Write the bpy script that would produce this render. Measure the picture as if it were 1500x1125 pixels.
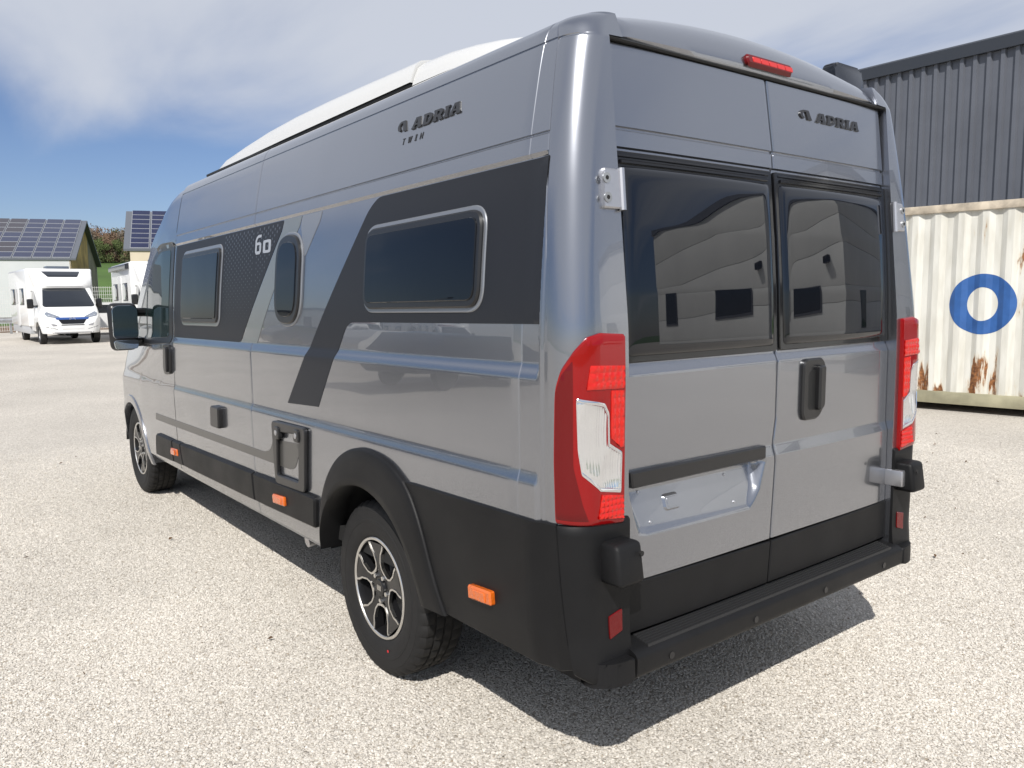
import bpy, bmesh, math, random
from mathutils import Vector, Matrix
from mathutils.bvhtree import BVHTree
random.seed(7)
rad = math.radians
for o in list(bpy.data.objects): bpy.data.objects.remove(o)
SC = bpy.context.scene
COL = SC.collection

# ------------------------------------------------------------------ camera
CAM_R = Vector((-0.6115489839543988, -0.7911166365067972, -0.011929277702971385))
CAM_U = Vector((0.08011706964687455, -0.0769178458925543, 0.9938133125162125))
CAM_F = Vector((0.7871398194574711, -0.6068097827370793, -0.11042097716936881))
CAM_P = Vector((-1.62662, 2.51828, 1.59248))
cd = bpy.data.cameras.new('camera')
cam = bpy.data.objects.new('camera', cd); COL.objects.link(cam)
cam.matrix_world = Matrix(((CAM_R.x, CAM_U.x, -CAM_F.x, CAM_P.x), (CAM_R.y, CAM_U.y, -CAM_F.y, CAM_P.y), (CAM_R.z, CAM_U.z, -CAM_F.z, CAM_P.z), (0, 0, 0, 1)))
cd.sensor_fit = 'HORIZONTAL'; cd.sensor_width = 36.0; cd.lens = 1166.094 / 1500 * 36
cd.clip_start = 0.05; cd.clip_end = 4000
SC.camera = cam
SC.render.resolution_x = 1024; SC.render.resolution_y = 768

# ------------------------------------------------------------------ sky and sun
SUN_TRAVEL = Vector((0.565, -0.55, -0.82)).normalized()
SUN_EL = math.asin(-SUN_TRAVEL.z)
SUN_ROT = math.atan2(-SUN_TRAVEL.x, -SUN_TRAVEL.y)
world = bpy.data.worlds.new('World'); SC.world = world; world.use_nodes = True
wn = world.node_tree; wn.nodes.clear()
def wnode(t, **k):
    n = wn.nodes.new(t)
    for a, b in k.items(): setattr(n, a, b)
    return n
def wl(a, b): wn.links.new(a, b)
out = wnode('ShaderNodeOutputWorld'); bg = wnode('ShaderNodeBackground'); bg.inputs['Strength'].default_value = 0.066
sky = wnode('ShaderNodeTexSky', sky_type='NISHITA', sun_disc=False)
sky.sun_elevation = SUN_EL; sky.sun_rotation = SUN_ROT; sky.altitude = 200; sky.air_density = 1.0; sky.dust_density = 0.5; sky.ozone_density = 3.0
tc = wnode('ShaderNodeTexCoord'); sep = wnode('ShaderNodeSeparateXYZ'); wl(tc.outputs['Generated'], sep.inputs[0])
def wmath(op, a, b=None, clamp=False):
    m = wnode('ShaderNodeMath', operation=op, use_clamp=clamp)
    for i, q in enumerate((a, b)):
        if q is None: continue
        if isinstance(q, (int, float)): m.inputs[i].default_value = q
        else: wl(q, m.inputs[i])
    return m.outputs[0]
zz = wmath('ADD', wmath('MAXIMUM', sep.outputs['Z'], 0.0), 0.12)
comb = wnode('ShaderNodeCombineXYZ'); wl(wmath('DIVIDE', sep.outputs['X'], zz), comb.inputs[0]); wl(wmath('DIVIDE', sep.outputs['Y'], zz), comb.inputs[1])
mp = wnode('ShaderNodeMapping'); wl(comb.outputs[0], mp.inputs[0]); mp.inputs['Rotation'].default_value = (0, 0, rad(62)); mp.inputs['Scale'].default_value = (0.30, 0.85, 1); mp.inputs['Location'].default_value = (0.35, 0.2, 0)
n1 = wnode('ShaderNodeTexNoise'); wl(mp.outputs[0], n1.inputs['Vector']); n1.inputs['Scale'].default_value = 1.0; n1.inputs['Detail'].default_value = 7; n1.inputs['Roughness'].default_value = 0.5; n1.inputs['Distortion'].default_value = 0.6
# the veil of thin cloud is denser high up and thins out towards the horizon
elev = wnode('ShaderNodeMapRange', interpolation_type='SMOOTHSTEP'); wl(sep.outputs['Z'], elev.inputs[0]); elev.inputs[1].default_value = 0.08; elev.inputs[2].default_value = 0.36; elev.inputs[3].default_value = -0.14; elev.inputs[4].default_value = 0.22
cl = wnode('ShaderNodeMapRange', interpolation_type='SMOOTHSTEP'); wl(wmath('ADD', n1.outputs['Fac'], elev.outputs[0]), cl.inputs[0]); cl.inputs[1].default_value = 0.40; cl.inputs[2].default_value = 0.72; cl.inputs[3].default_value = 0.0; cl.inputs[4].default_value = 0.92
tint = wnode('ShaderNodeVectorMath', operation='MULTIPLY'); wl(sky.outputs[0], tint.inputs[0]); tint.inputs[1].default_value = (1.12, 1.14, 1.34)
mix = wnode('ShaderNodeMixRGB'); wl(cl.outputs[0], mix.inputs[0]); wl(tint.outputs[0], mix.inputs[1]); mix.inputs[2].default_value = (8.9, 9.4, 10.5, 1)
wl(mix.outputs[0], bg.inputs['Color']); wl(bg.outputs[0], out.inputs[0])

sd = bpy.data.lights.new('sun', 'SUN'); sd.energy = 4.5; sd.angle = rad(0.53); sd.color = (1.0, 0.965, 0.91)
sun = bpy.data.objects.new('sun', sd); COL.objects.link(sun); sun.rotation_euler = SUN_TRAVEL.to_track_quat('-Z', 'Y').to_euler(); sun.location = (-20, 20, 30)
SC.view_settings.view_transform = 'Standard'; SC.view_settings.look = 'None'; SC.view_settings.exposure = 0.10; SC.view_settings.gamma = 1.0
SC.view_settings.use_curve_mapping = False

# ------------------------------------------------------------------ materials
MATS = {}
def mat(name, base=(.5, .5, .5), rough=.5, metal=0.0, coat=0.0, coat_rough=.03, spec=.5, var=0.0, var_scale=8.0, bump=0.0, bump_scale=60.0, trans=0.0, ior=1.45, sss=0.0, flake=0.0, wave=0.0, wave_scale=2.0, rough_var=0.0, coat_ior=1.5):
    if name in MATS: return MATS[name]
    m = bpy.data.materials.new(name); m.use_nodes = True; MATS[name] = m
    nt = m.node_tree; p = nt.nodes['Principled BSDF']
    I = p.inputs
    I['Base Color'].default_value = (*base, 1); I['Roughness'].default_value = rough; I['Metallic'].default_value = metal
    I['Coat Weight'].default_value = coat; I['Coat Roughness'].default_value = coat_rough; I['Coat IOR'].default_value = coat_ior; I['Specular IOR Level'].default_value = spec
    I['Transmission Weight'].default_value = trans; I['IOR'].default_value = ior
    if sss: I['Subsurface Weight'].default_value = sss; I['Subsurface Radius'].default_value = (.02, .005, .003)
    tcn = nt.nodes.new('ShaderNodeTexCoord')
    def noise(scale, detail=4, rough_=.55):
        n = nt.nodes.new('ShaderNodeTexNoise'); n.inputs['Scale'].default_value = scale; n.inputs['Detail'].default_value = detail; n.inputs['Roughness'].default_value = rough_
        nt.links.new(tcn.outputs['Object'], n.inputs['Vector']); return n
    if var or flake:
        n = noise(var_scale if var else 900.0)
        r = nt.nodes.new('ShaderNodeMapRange'); nt.links.new(n.outputs['Fac'], r.inputs[0]); r.inputs[1].default_value = .3; r.inputs[2].default_value = .7; r.inputs[3].default_value = 1 - (var or flake); r.inputs[4].default_value = 1 + (var or flake)
        mx = nt.nodes.new('ShaderNodeVectorMath'); mx.operation = 'SCALE'; mx.inputs[0].default_value = base; nt.links.new(r.outputs[0], mx.inputs['Scale']); nt.links.new(mx.outputs[0], I['Base Color'])
    if rough_var:
        n = noise(5.0, 5); r = nt.nodes.new('ShaderNodeMapRange'); nt.links.new(n.outputs['Fac'], r.inputs[0]); r.inputs[1].default_value = .3; r.inputs[2].default_value = .7; r.inputs[3].default_value = max(0, rough - rough_var); r.inputs[4].default_value = rough + rough_var; nt.links.new(r.outputs[0], I['Roughness'])
    last = None
    for amt, scl, det in ((bump, bump_scale, 3), (wave, wave_scale, 1)):
        if amt:
            n = noise(scl, det); b = nt.nodes.new('ShaderNodeBump'); b.inputs['Strength'].default_value = 1.0; b.inputs['Distance'].default_value = amt
            nt.links.new(n.outputs['Fac'], b.inputs['Height'])
            if last: nt.links.new(last.outputs[0], b.inputs['Normal'])
            last = b
    if last:
        nt.links.new(last.outputs[0], I['Normal'])
        if coat: nt.links.new(last.outputs[0], I['Coat Normal'])
    return m

paint = mat('silver_grey_metallic_paint', (.292, .304, .335), .24, .93, 1.0, .010, coat_ior=1.6, wave=.0042, wave_scale=1.9)
paint_lt = mat('light_silver_vinyl', (.24, .25, .27), .32, .5, .6)
vinyl_dk = mat('anthracite_vinyl', (.016, .0175, .022), .50, 0, .12, .16, spec=.25, wave=.0018, wave_scale=1.6)
vinyl_gn = mat('grey_green_vinyl', (.16, .175, .18), .34, .2, .5, .08, wave=.0018, wave_scale=1.6)
vinyl_st = mat('dark_grey_vinyl', (.06, .058, .054), .38, 0, .4, .12)
plastic = mat('black_grained_plastic', (.0085, .0085, .0092), .48, 0, 0, spec=.26, var=.25, var_scale=3.5, bump=.0004, bump_scale=900, rough_var=.05)
plastic_s = mat('satin_black_plastic', (.012, .012, .013), .32, 0, .2, .15)
rubber = mat('black_rubber', (.012, .012, .012), .6)
tyre_m = mat('tyre_rubber', (.018, .0175, .0175), .66, 0, 0, spec=.3, bump=.0006, bump_scale=160, var=.12, var_scale=12)
glass_dk = mat('dark_tinted_glass', (.004, .005, .008),   .008, 0, .36, .0, ior=1.5, wave=.0018, wave_scale=2.4)
acrylic = mat('smoked_acrylic', (.004, .005, .007), .02, 0, .0, .02, wave=.003, wave_scale=2.2)
gloss_bk = mat('gloss_black', (.006, .006, .007), .10, 0, .25, .03)
spoke_bk = mat('wheel_black', (.010, .010, .011), .30, 0, .25, .1, spec=.35)
cab_glass = mat('cab_glass', (.012, .022, .022), .02, 0, 0, 0, ior=1.45)
mirror_g = mat('mirror_glass', (.52, .56, .60), .02, 1.0)
white_gel = mat('white_gelcoat', (.58, .58, .57), .30, 0, .3, .1)
silver = mat('machined_aluminium', (.72, .71, .69), .28, 1.0, bump=.0001, bump_scale=400)
steel = mat('cast_silver_metal', (.55, .55, .57), .35, .9)
galv = mat('galvanised_steel', (.42, .43, .44), .45, .8, var=.15, var_scale=6)
red_lens = mat('red_lens', (.24, .002, .003), .08, 0, .35, .02, spec=.35)
red_in = mat('red_lens_bright', (.60, .012, .006), .12, .15, .5, .03)
chrome = mat('chrome', (.8, .8, .82), .08, 1.0)
red_dk = mat('dark_red_lens', (.12, .002, .003), .12, 0, .3, .03, spec=.3)
clear_lens = mat('clear_lens', (.80, .81, .83), .10, .92, 1.0, .02)
amber = mat('amber_lens', (.62, .12, .008), .15, 0, 1.0, .04, bump=.003, bump_scale=90)
decal_blk = mat('black_emblem', (.015, .015, .017), .4, 0, .3)
emblem_lt = mat('pale_emblem', (.36, .38, .42), .4, .2)
under = mat('underbody_black', (.012, .012, .012), .8)
seat_c = mat('cab_interior', (.10, .11, .12), .8)

# ------------------------------------------------------------------ mesh helpers
def link(o, parent=None):
    COL.objects.link(o)
    if parent is not None: o.parent = parent
    return o
def empty(name, loc=(0, 0, 0), rz=0.0, parent=None):
    o = bpy.data.objects.new(name, None); link(o, parent); o.location = loc; o.rotation_euler = (0, 0, rz); o.empty_display_size = .2
    return o
def tag(o, label=None, cat=None, group=None, kind=None):
    if label: o['label'] = label
    if cat: o['category'] = cat
    if group: o['group'] = group
    if kind: o['kind'] = kind
    return o
def build(name, vs, fs, m, parent=None, smooth=True, ang=32, recalc=False, mats=None, fm=None):
    me = bpy.data.meshes.new(name); me.from_pydata([tuple(v) for v in vs], [], fs)
    for q in (mats or [m]): me.materials.append(q)
    if fm:
        for p, i in zip(me.polygons, fm): p.material_index = i
    if recalc:
        bm = bmesh.new(); bm.from_mesh(me); bmesh.ops.recalc_face_normals(bm, faces=bm.faces); bm.to_mesh(me); bm.free()
    if smooth:
        for p in me.polygons: p.use_smooth = True
        me.set_sharp_from_angle(angle=rad(ang))
    me.update()
    return link(bpy.data.objects.new(name, me), parent)
def from_bm(name, bm, m, parent=None, smooth=True, ang=32, recalc=True):
    if recalc: bmesh.ops.recalc_face_normals(bm, faces=bm.faces)
    me = bpy.data.meshes.new(name); bm.to_mesh(me); bm.free(); me.materials.append(m)
    if smooth:
        for p in me.polygons: p.use_smooth = True
        me.set_sharp_from_angle(angle=rad(ang))
    return link(bpy.data.objects.new(name, me), parent)
def box_bm(bm, x0, x1, y0, y1, z0, z1, bev=0.0, seg=2):
    vs = [bm.verts.new((x, y, z)) for x in (x0, x1) for y in (y0, y1) for z in (z0, z1)]
    fs = [(0, 1, 3, 2), (4, 6, 7, 5), (0, 4, 5, 1), (2, 3, 7, 6), (0, 2, 6, 4), (1, 5, 7, 3)]
    faces = [bm.faces.new([vs[i] for i in f]) for f in fs]
    if bev:
        es = list({e for f in faces for e in f.edges})
        bmesh.ops.bevel(bm, geom=es, offset=bev, segments=seg, profile=.5, affect='EDGES')
def box(name, x0, x1, y0, y1, z0, z1, m, parent=None, bev=0.0, seg=2):
    bm = bmesh.new(); box_bm(bm, x0, x1, y0, y1, z0, z1, bev, seg); return from_bm(name, bm, m, parent)
def prism(name, poly, a0, a1, m, parent=None, axis='y', bev=0.0, seg=2):
    """poly of (u,v) extruded along an axis: axis y -> (u,a,v), axis x -> (a,u,v), z -> (u,v,a)"""
    def q(u, v, a): return {'y': (u, a, v), 'x': (a, u, v), 'z': (u, v, a)}[axis]
    bm = bmesh.new(); n = len(poly)
    A = [bm.verts.new(q(u, v, a0)) for u, v in poly]; B_ = [bm.verts.new(q(u, v, a1)) for u, v in poly]
    bm.faces.new(A); bm.faces.new(B_[::-1])
    for i in range(n): bm.faces.new((A[i], B_[i], B_[(i + 1) % n], A[(i + 1) % n]))
    if bev: bmesh.ops.bevel(bm, geom=list(bm.edges), offset=bev, segments=seg, profile=.5, affect='EDGES')
    return from_bm(name, bm, m, parent)
def tube_bm(bm, pts, r, n=10, cap=True):
    pts = [Vector(p) for p in pts]; rings = []
    for i, p in enumerate(pts):
        d = (pts[min(i + 1, len(pts) - 1)] - pts[max(i - 1, 0)]).normalized()
        a = d.orthogonal().normalized() if i == 0 else (prev - d * prev.dot(d)).normalized()
        prev = a; b = d.cross(a)
        rr = r[i] if isinstance(r, (list, tuple)) else r
        rings.append([bm.verts.new(p + (a * math.cos(t) + b * math.sin(t)) * rr) for t in [2 * math.pi * k / n for k in range(n)]])
    for R0, R1 in zip(rings, rings[1:]):
        for k in range(n): bm.faces.new((R0[k], R0[(k + 1) % n], R1[(k + 1) % n], R1[k]))
    if cap: bm.faces.new(rings[0][::-1]); bm.faces.new(rings[-1])
def tube(name, pts, r, m, parent=None, n=10):
    bm = bmesh.new(); tube_bm(bm, pts, r, n); return from_bm(name, bm, m, parent)
def roundpoly(pts, r, n=6):
    out_ = []; N = len(pts)
    for i in range(N):
        p = Vector(pts[i]); a = Vector(pts[i - 1]) - p; b = Vector(pts[(i + 1) % N]) - p
        rr = r[i] if isinstance(r, (list, tuple)) else r
        if rr <= 0: out_.append((p.x, p.y)); continue
        d = min(rr, a.length * .49, b.length * .49); A = p + a.normalized() * d; B_ = p + b.normalized() * d
        for k in range(n + 1):
            t = k / n; q = A * (1 - t) ** 2 + p * 2 * t * (1 - t) + B_ * t * t; out_.append((q.x, q.y))
    return out_
def area(p): return .5 * sum(p[i - 1][0] * p[i][1] - p[i][0] * p[i - 1][1] for i in range(len(p)))
def inset(p, d):
    if area(p) < 0: p = p[::-1]
    N = len(p); o = []
    for i in range(N):
        a = Vector(p[i]) - Vector(p[i - 1]); b = Vector(p[(i + 1) % N]) - Vector(p[i])
        if a.length < 1e-9 or b.length < 1e-9: o.append(p[i]); continue
        na = Vector((-a.y, a.x)).normalized(); nb = Vector((-b.y, b.x)).normalized()
        m = na + nb; m = m / max(.35, m.dot(na)) if m.length > 1e-6 else na
        o.append((p[i][0] + m.x * d, p[i][1] + m.y * d))
    return o
def panel(name, poly, F, off, thick, m, parent=None, bev=.002, du=.12, dv=.05, vlines=(), ang=32, holes=None, ulines=()):
    """a plate with outline poly (u,v) lying on the surface F(u,v,offset): top at off, edge rounded, skirt going down"""
    if area(poly) < 0: poly = poly[::-1]
    top = inset(poly, bev) if bev else poly
    bm = bmesh.new()
    if holes:
        es = []
        for loop in [top] + holes:
            vv = [bm.verts.new((u, v, 0)) for u, v in loop]; es += [bm.edges.new((vv[i - 1], vv[i])) for i in range(len(vv))]
        bmesh.ops.triangle_fill(bm, edges=es, use_beauty=True)
    else:
        bm.faces.new([bm.verts.new((u, v, 0)) for u, v in top])
    us = [p[0] for p in top]; vs = [p[1] for p in top]
    def cuts(a, b, d): return [a + (b - a) * i / max(1, math.ceil((b - a) / d)) for i in range(1, max(1, math.ceil((b - a) / d)))]
    for c_ in cuts(min(us), max(us), du) + [u for u in ulines if min(us) < u < max(us)]: bmesh.ops.bisect_plane(bm, geom=bm.verts[:] + bm.edges[:] + bm.faces[:], plane_co=(c_, 0, 0), plane_no=(1, 0, 0))
    for c_ in cuts(min(vs), max(vs), dv) + [z for z in vlines if min(vs) < z < max(vs)]: bmesh.ops.bisect_plane(bm, geom=bm.verts[:] + bm.edges[:] + bm.faces[:], plane_co=(0, c_, 0), plane_no=(0, 1, 0))
    bmesh.ops.triangulate(bm, faces=[f for f in bm.faces if len(f.verts) > 4])
    be = [e for e in bm.edges if e.is_boundary]; bverts = {v for e in be for v in e.verts}
    d1 = {}
    cu = sum(us) / len(us); cv = sum(vs) / len(vs)
    nrm = {}
    for e in be:
        f = e.link_faces[0]; l = [l for l in f.loops if l.edge == e][0]
        a = l.vert.co; b = l.link_loop_next.vert.co; dd = (b - a); n_ = Vector((dd.y, -dd.x, 0))
        if f.normal.z < 0: n_ = -n_
        for v_ in (l.vert, l.link_loop_next.vert): nrm[v_] = nrm.get(v_, Vector()) + n_.normalized()
    base = {v_: (v_.co.x, v_.co.y) for v_ in bm.verts}
    low = {}
    for v_ in bverts:
        n_ = nrm[v_]; n_ = n_.normalized() if n_.length > 1e-6 else Vector()
        u, w = base[v_]; u2, w2 = u + n_.x * bev, w + n_.y * bev
        a = bm.verts.new(F(u2, w2, off - bev)); b = bm.verts.new(F(u2, w2, off - thick)); low[v_] = (a, b)
    flist = []
    for e in be:
        a, b = e.verts; flist.append((a, b))
    for v_ in base: v_.co = Vector(F(base[v_][0], base[v_][1], off))
    for a, b in flist:
        bm.faces.new((a, b, low[b][0], low[a][0]))
        if thick > bev + 1e-6: bm.faces.new((low[a][0], low[b][0], low[b][1], low[a][1]))
    bmesh.ops.recalc_face_normals(bm, faces=bm.faces)
    me = bpy.data.meshes.new(name); bm.to_mesh(me); bm.free(); me.materials.append(m)
    for p in me.polygons: p.use_smooth = True
    me.set_sharp_from_angle(angle=rad(ang))
    return link(bpy.data.objects.new(name, me), parent)
def copy_tree(o, parent=None):
    c_ = o.copy(); COL.objects.link(c_); c_.parent = parent
    for ch in o.children: copy_tree(ch, c_)
    return c_

# ------------------------------------------------------------------ van surface (x forward from the rear, y left, z up)
def smooth(t): t = max(0, min(1, t)); return t * t * (3 - 2 * t)
def lin(tab, z):
    if z <= tab[0][0]: return tab[0][1]
    for (a, b), (c_, d) in zip(tab, tab[1:]):
        if z <= c_: return b + (d - b) * (z - a) / (c_ - a)
    return tab[-1][1]
def hermite(tab, z):
    n = len(tab)
    if z <= tab[0][0]: return tab[0][1]
    if z >= tab[-1][0]: return tab[-1][1]
    i = 0
    while z > tab[i + 1][0]: i += 1
    def sl(k):
        if k == 0: return (tab[1][1] - tab[0][1]) / (tab[1][0] - tab[0][0])
        if k == n - 1: return (tab[-1][1] - tab[-2][1]) / (tab[-1][0] - tab[-2][0])
        return (tab[k + 1][1] - tab[k - 1][1]) / (tab[k + 1][0] - tab[k - 1][0])
    (a, b), (c_, d) = tab[i], tab[i + 1]; h = c_ - a; t = (z - a) / h
    return (2 * t ** 3 - 3 * t * t + 1) * b + (t ** 3 - 2 * t * t + t) * h * sl(i) + (-2 * t ** 3 + 3 * t * t) * d + (t ** 3 - t * t) * h * sl(i + 1)
TH = .012
PT = [(.36, .985), (.45, 1.012), (.6, 1.03), (.95, 1.038), (1.25, 1.038), (1.54, 1.030), (1.9, .997), (2.06, .974), (2.2, .948), (2.31, .924), (2.37, .905), (2.40, .885), (2.42, .856), (2.43, .82)]
def Pb(z): return hermite(PT, z)
OFF = [(1.022, .0115), (1.032, .0102), (1.062, .0010), (1.072, 0), (1.344, 0), (1.354, -.001), (1.384, -.0108), (1.394, -.012), (2.002, -.012), (2.014, -.001), (2.063, -.001), (2.0665, -.006), (2.0705, -.006), (2.073, 0), (2.342, 0), (2.3445, -.004), (2.3485, -.004), (2.351, 0)]
SEAMS = (.245, 2.545, 4.05)
def seam_groove(x):
    for s in SEAMS:
        d = abs(x - s)
        if d < .0046: return -.0030 * .5 * (1 + math.cos(math.pi * d / .0046))
    return 0.0
def P(z, x=1.0):
    k = min(1, max(0, (x - .15) / .014))
    if z > 2.30: k = 1.0
    y = Pb(z) + lin(OFF, z) * k
    if z < 2.40: y -= .0040 * (1 - smooth((x - .131) / .012)) * min(1, (2.40 - z) / .04)
    return y
def XR(z): return -TH * z + lin([(.3, .03), (1.35, .03), (1.5, .034), (2.345, .115), (2.43, .15)], z)
def D(z): return -TH * z + lin([(.3, .052), (1.36, .055), (1.45, .060), (1.6, .0655), (1.8, .080), (2.02, .100), (2.345, .128), (2.5, .14)], z)
def SIDE(x, z, o=0.0): return (x, P(z, x) + o, z)
def REAR(y, z, o=0.0): return (D(z) - o, y, z)
def Bs(s, z, o=0.0):
    p = Pb(z) ; xr = XR(z)
    yi = .80 if z < 2.3515 else .742
    RC = min(.10, p - yi - .006)
    if s < 1: return (xr - o, yi + (p - RC - yi) * s, z)
    if s <= 2:
        a = (s - 1) * math.pi / 2; r = RC + o
        dy = P(z, .1) - p
        return (xr + RC - r * math.cos(a), p - RC + r * math.sin(a) + dy * (s - 1), z)
    x = s - 2; x0 = xr + RC
    if x < .24: x = x0 + (.24 - x0) * x / .24
    return (x, P(z, x) + o, z)

# ------------------------------------------------------------------ campervan
van = empty('campervan'); van.rotation_euler = (0, TH, 0)
tag(van, 'silver grey camper van with dark side decals, black lower trim and red tail lights', 'camper van')
RW = (1.30, .36); FW = (5.425, .36)
def arch_inside(x, z, c_, r): return (x - c_[0]) ** 2 + (z - c_[1]) ** 2 < r * r
ARCH_R = (1.28, .40, .45)       # rear wheel opening centre x, z, radius
ARCH_F = (5.425, .40, .435)

def side_body():
    xs = set([.24])
    for s in SEAMS[:2]:
        for d in range(-7, 8): xs.add(round(s + d * .0046 / 7, 5))
    x = .30
    while x < 4.045: xs.add(round(x, 4)); x += .035
    xs.add(4.045)
    xs = sorted(xs)
    cols = [0, .5, 1] + [1 + i / 14 for i in range(1, 14)] + [2] + [2 + .24 * q / 50 for q in list(range(1, 32)) + [36, 42, 46]] + [2 + q for q in xs]
    zs = set([.47, .50])
    z = .53
    while z < 2.43: zs.add(round(z, 4)); z += .03
    for a, b in OFF: zs.add(a)
    for a, b in PT:
        if a > .47: zs.add(a)
    for q in (2.335, 2.354, 2.362, 2.378, 2.385, 2.393, 2.405, 2.41, 2.415, 2.423, 2.426, 2.428): zs.add(q)
    zs = sorted(zs)
    z2 = [zs[0]]
    for q in zs[1:]:
        if q - z2[-1] > .0018: z2.append(q)
    zs = z2
    vs = []; nC = len(cols)
    for z in zs:
        for s in cols:
            q = list(Bs(s, z))
            if z < .505 and s < 2.69: q[2] = .505 + (z - .47) * .01
            if s > 2.2: q[1] += seam_groove(s - 2)
            cx, cz, r = ARCH_R
            dx, dz = q[0] - cx, q[2] - cz; dist = math.hypot(dx, dz)
            if s > 2 and abs(dist - r) < .021 and dist > 1e-6:
                q[0] = cx + dx / dist * r; q[2] = cz + dz / dist * r
            vs.append(q)
    rows = len(zs)
    # closing rows of the roof rim: move inwards
    top = [vs[(rows - 1) * nC + j] for j in range(nC)]
    for d, dz in ((.02, .003), (.06, .006), (.14, .010)):
        for j, s in enumerate(cols):
            a = 0 if s < 1 else (math.pi / 2 if s > 2 else (s - 1) * math.pi / 2)
            q = top[j]; vs.append((q[0] + math.cos(a) * d, q[1] - math.sin(a) * d, q[2] + dz))
    rows += 3
    fs = []
    cx, cz, r = ARCH_R
    for i in range(rows - 1):
        for j in range(nC - 1):
            f = (i * nC + j, i * nC + j + 1, (i + 1) * nC + j + 1, (i + 1) * nC + j)
            mx = sum(vs[k][0] for k in f) / 4; mz = sum(vs[k][2] for k in f) / 4
            if cols[j] > 2 and math.hypot(mx - cx, mz - cz) < r: continue
            if cols[j] < 2 and mz < .905: pass
            fs.append(f)
    return vs, fs, nC
vs, fs, body_cols = side_body()
n0 = len(vs)
nC_ = body_cols
# door jamb returns along the inner edge of the corner posts
jr = [k for k in range(0, len(vs), nC_)]
b0 = len(vs)
for k in jr: vs.append((vs[k][0] + .10, vs[k][1], vs[k][2]))
for q in range(len(jr) - 1): fs.append((b0 + q, jr[q], jr[q + 1], b0 + q + 1))
n0 = len(vs)
vs2 = list(vs) + [(v[0], -v[1], v[2]) for v in vs]
fs2 = [f[::-1] for f in fs] + [tuple(k + n0 for k in f) for f in fs]
body = build('body', vs2, fs2, paint, van, ang=17)

# cab: lofted sections
ZT = [(4.05, 2.438), (4.2, 2.43), (4.33, 2.405), (4.5, 2.335), (4.7, 2.23), (4.95, 2.09), (5.27, 1.85), (5.61, 1.58), (5.80, 1.40), (5.86, 1.345), (6.0, 1.24), (6.12, 1.13), (6.2, 1.02), (6.25, .90), (6.28, .76)]
def ztop(x): return lin(ZT, x)
def tp(x, z):
    hi = lin([(4.05, 0), (4.4, .004), (4.7, .018), (5.0, .042), (5.4, .075), (5.8, .125), (6.05, .20), (6.2, .29), (6.28, .40)], x)
    lo = lin([(4.05, 0), (5.0, .004), (5.7, .02), (6.0, .09), (6.15, .17), (6.24, .28), (6.28, .38)], x)
    t = min(1, max(0, (z - 1.0) / .45)); t = t * t * (3 - 2 * t)
    return lo + (hi - lo) * t
def cab_w(x, z): return P(z, x) * 1.0 - tp(x, z)
def cab_mesh(zmin=.40):
    xs = [4.055, 4.12, 4.2, 4.27, 4.34, 4.42, 4.5, 4.6, 4.7, 4.82, 4.95, 5.0, 5.05, 5.1, 5.15, 5.2, 5.25, 5.3, 5.35, 5.4, 5.45, 5.5, 5.55, 5.6, 5.65, 5.7, 5.75, 5.8, 5.84, 5.88, 5.94, 6.0, 6.05, 6.1, 6.14, 6.18, 6.21, 6.24, 6.26, 6.275, 6.28]
    NS = 58; V = []; rows = []
    for x in xs:
        zt = ztop(x); r = min(.11, (zt - zmin) * .2); zl = zmin if x > 5.0 else .47
        sec = []
        for i in range(NS):
            z = zl + (zt - r - zl) * i / (NS - 1); q = [x, cab_w(x, z), z]
            cx, cz, rr = ARCH_F; dx, dz = x - cx, z - cz; dist = math.hypot(dx, dz)
            if abs(dist - rr) < .022: q[0] = cx + dx / dist * rr; q[2] = cz + dz / dist * rr
            sec.append(q)
        w = cab_w(x, zt - r)
        crown = .05 if x > 4.5 else .02
        for k in range(1, 9):
            a = k / 8 * math.pi / 2; sec.append([x, w - r * (1 - math.cos(a)), zt - crown - r + (r) * math.sin(a) + (crown * 0)])
        y1 = w - r
        for k in range(1, 8):
            t = k / 7; y = y1 * (1 - t); sec.append([x, y, zt - crown + crown * (1 - (1 - t) ** 2)])
        rows.append(sec)
    nP = len(rows[0]); half = [q for s in rows for q in s]; off = len(half)
    V = half + [[q[0], -q[1], q[2]] for q in half]
    F_ = []
    cx, cz, rr = ARCH_F
    for i in range(len(rows) - 1):
        for j in range(nP - 1):
            f = (i * nP + j, i * nP + j + 1, (i + 1) * nP + j + 1, (i + 1) * nP + j)
            mx = sum(V[k][0] for k in f) / 4; mz = sum(V[k][2] for k in f) / 4
            if math.hypot(mx - cx, mz - cz) < rr and j < NS: continue
            F_.append(f); F_.append(tuple(k + off for k in f)[::-1])
    e = (len(rows) - 1) * nP
    F_.append(tuple(e + j for j in range(nP)) + tuple(off + e + j for j in range(nP - 2, -1, -1)))
    return V, F_
cV, cF = cab_mesh()
cab_body = build('cab_body', cV, cF, paint, van, ang=35, recalc=True)
cab_bvh = BVHTree.FromPolygons([Vector(v) for v in cV], cF)
def FRONT(y, z, o=0.0):
    h = cab_bvh.ray_cast(Vector((9, y, z)), Vector((-1, 0, 0)))
    if h[0] is None: return (6.28 + o, y, z)
    n = h[1] if h[1].x > 0 else -h[1]
    q = h[0] + n * o; return tuple(q)
def CABTOP(x, y, o=0.0):
    h = cab_bvh.ray_cast(Vector((x, y, 4)), Vector((0, 0, -1)))
    n = h[1] if h[1].z > 0 else -h[1]
    return tuple(h[0] + n * o)
def CABSIDE(x, z, o=0.0):
    if x < 4.06: return SIDE(x, z, o)
    return (x, cab_w(x, z) + o, z)

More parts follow.
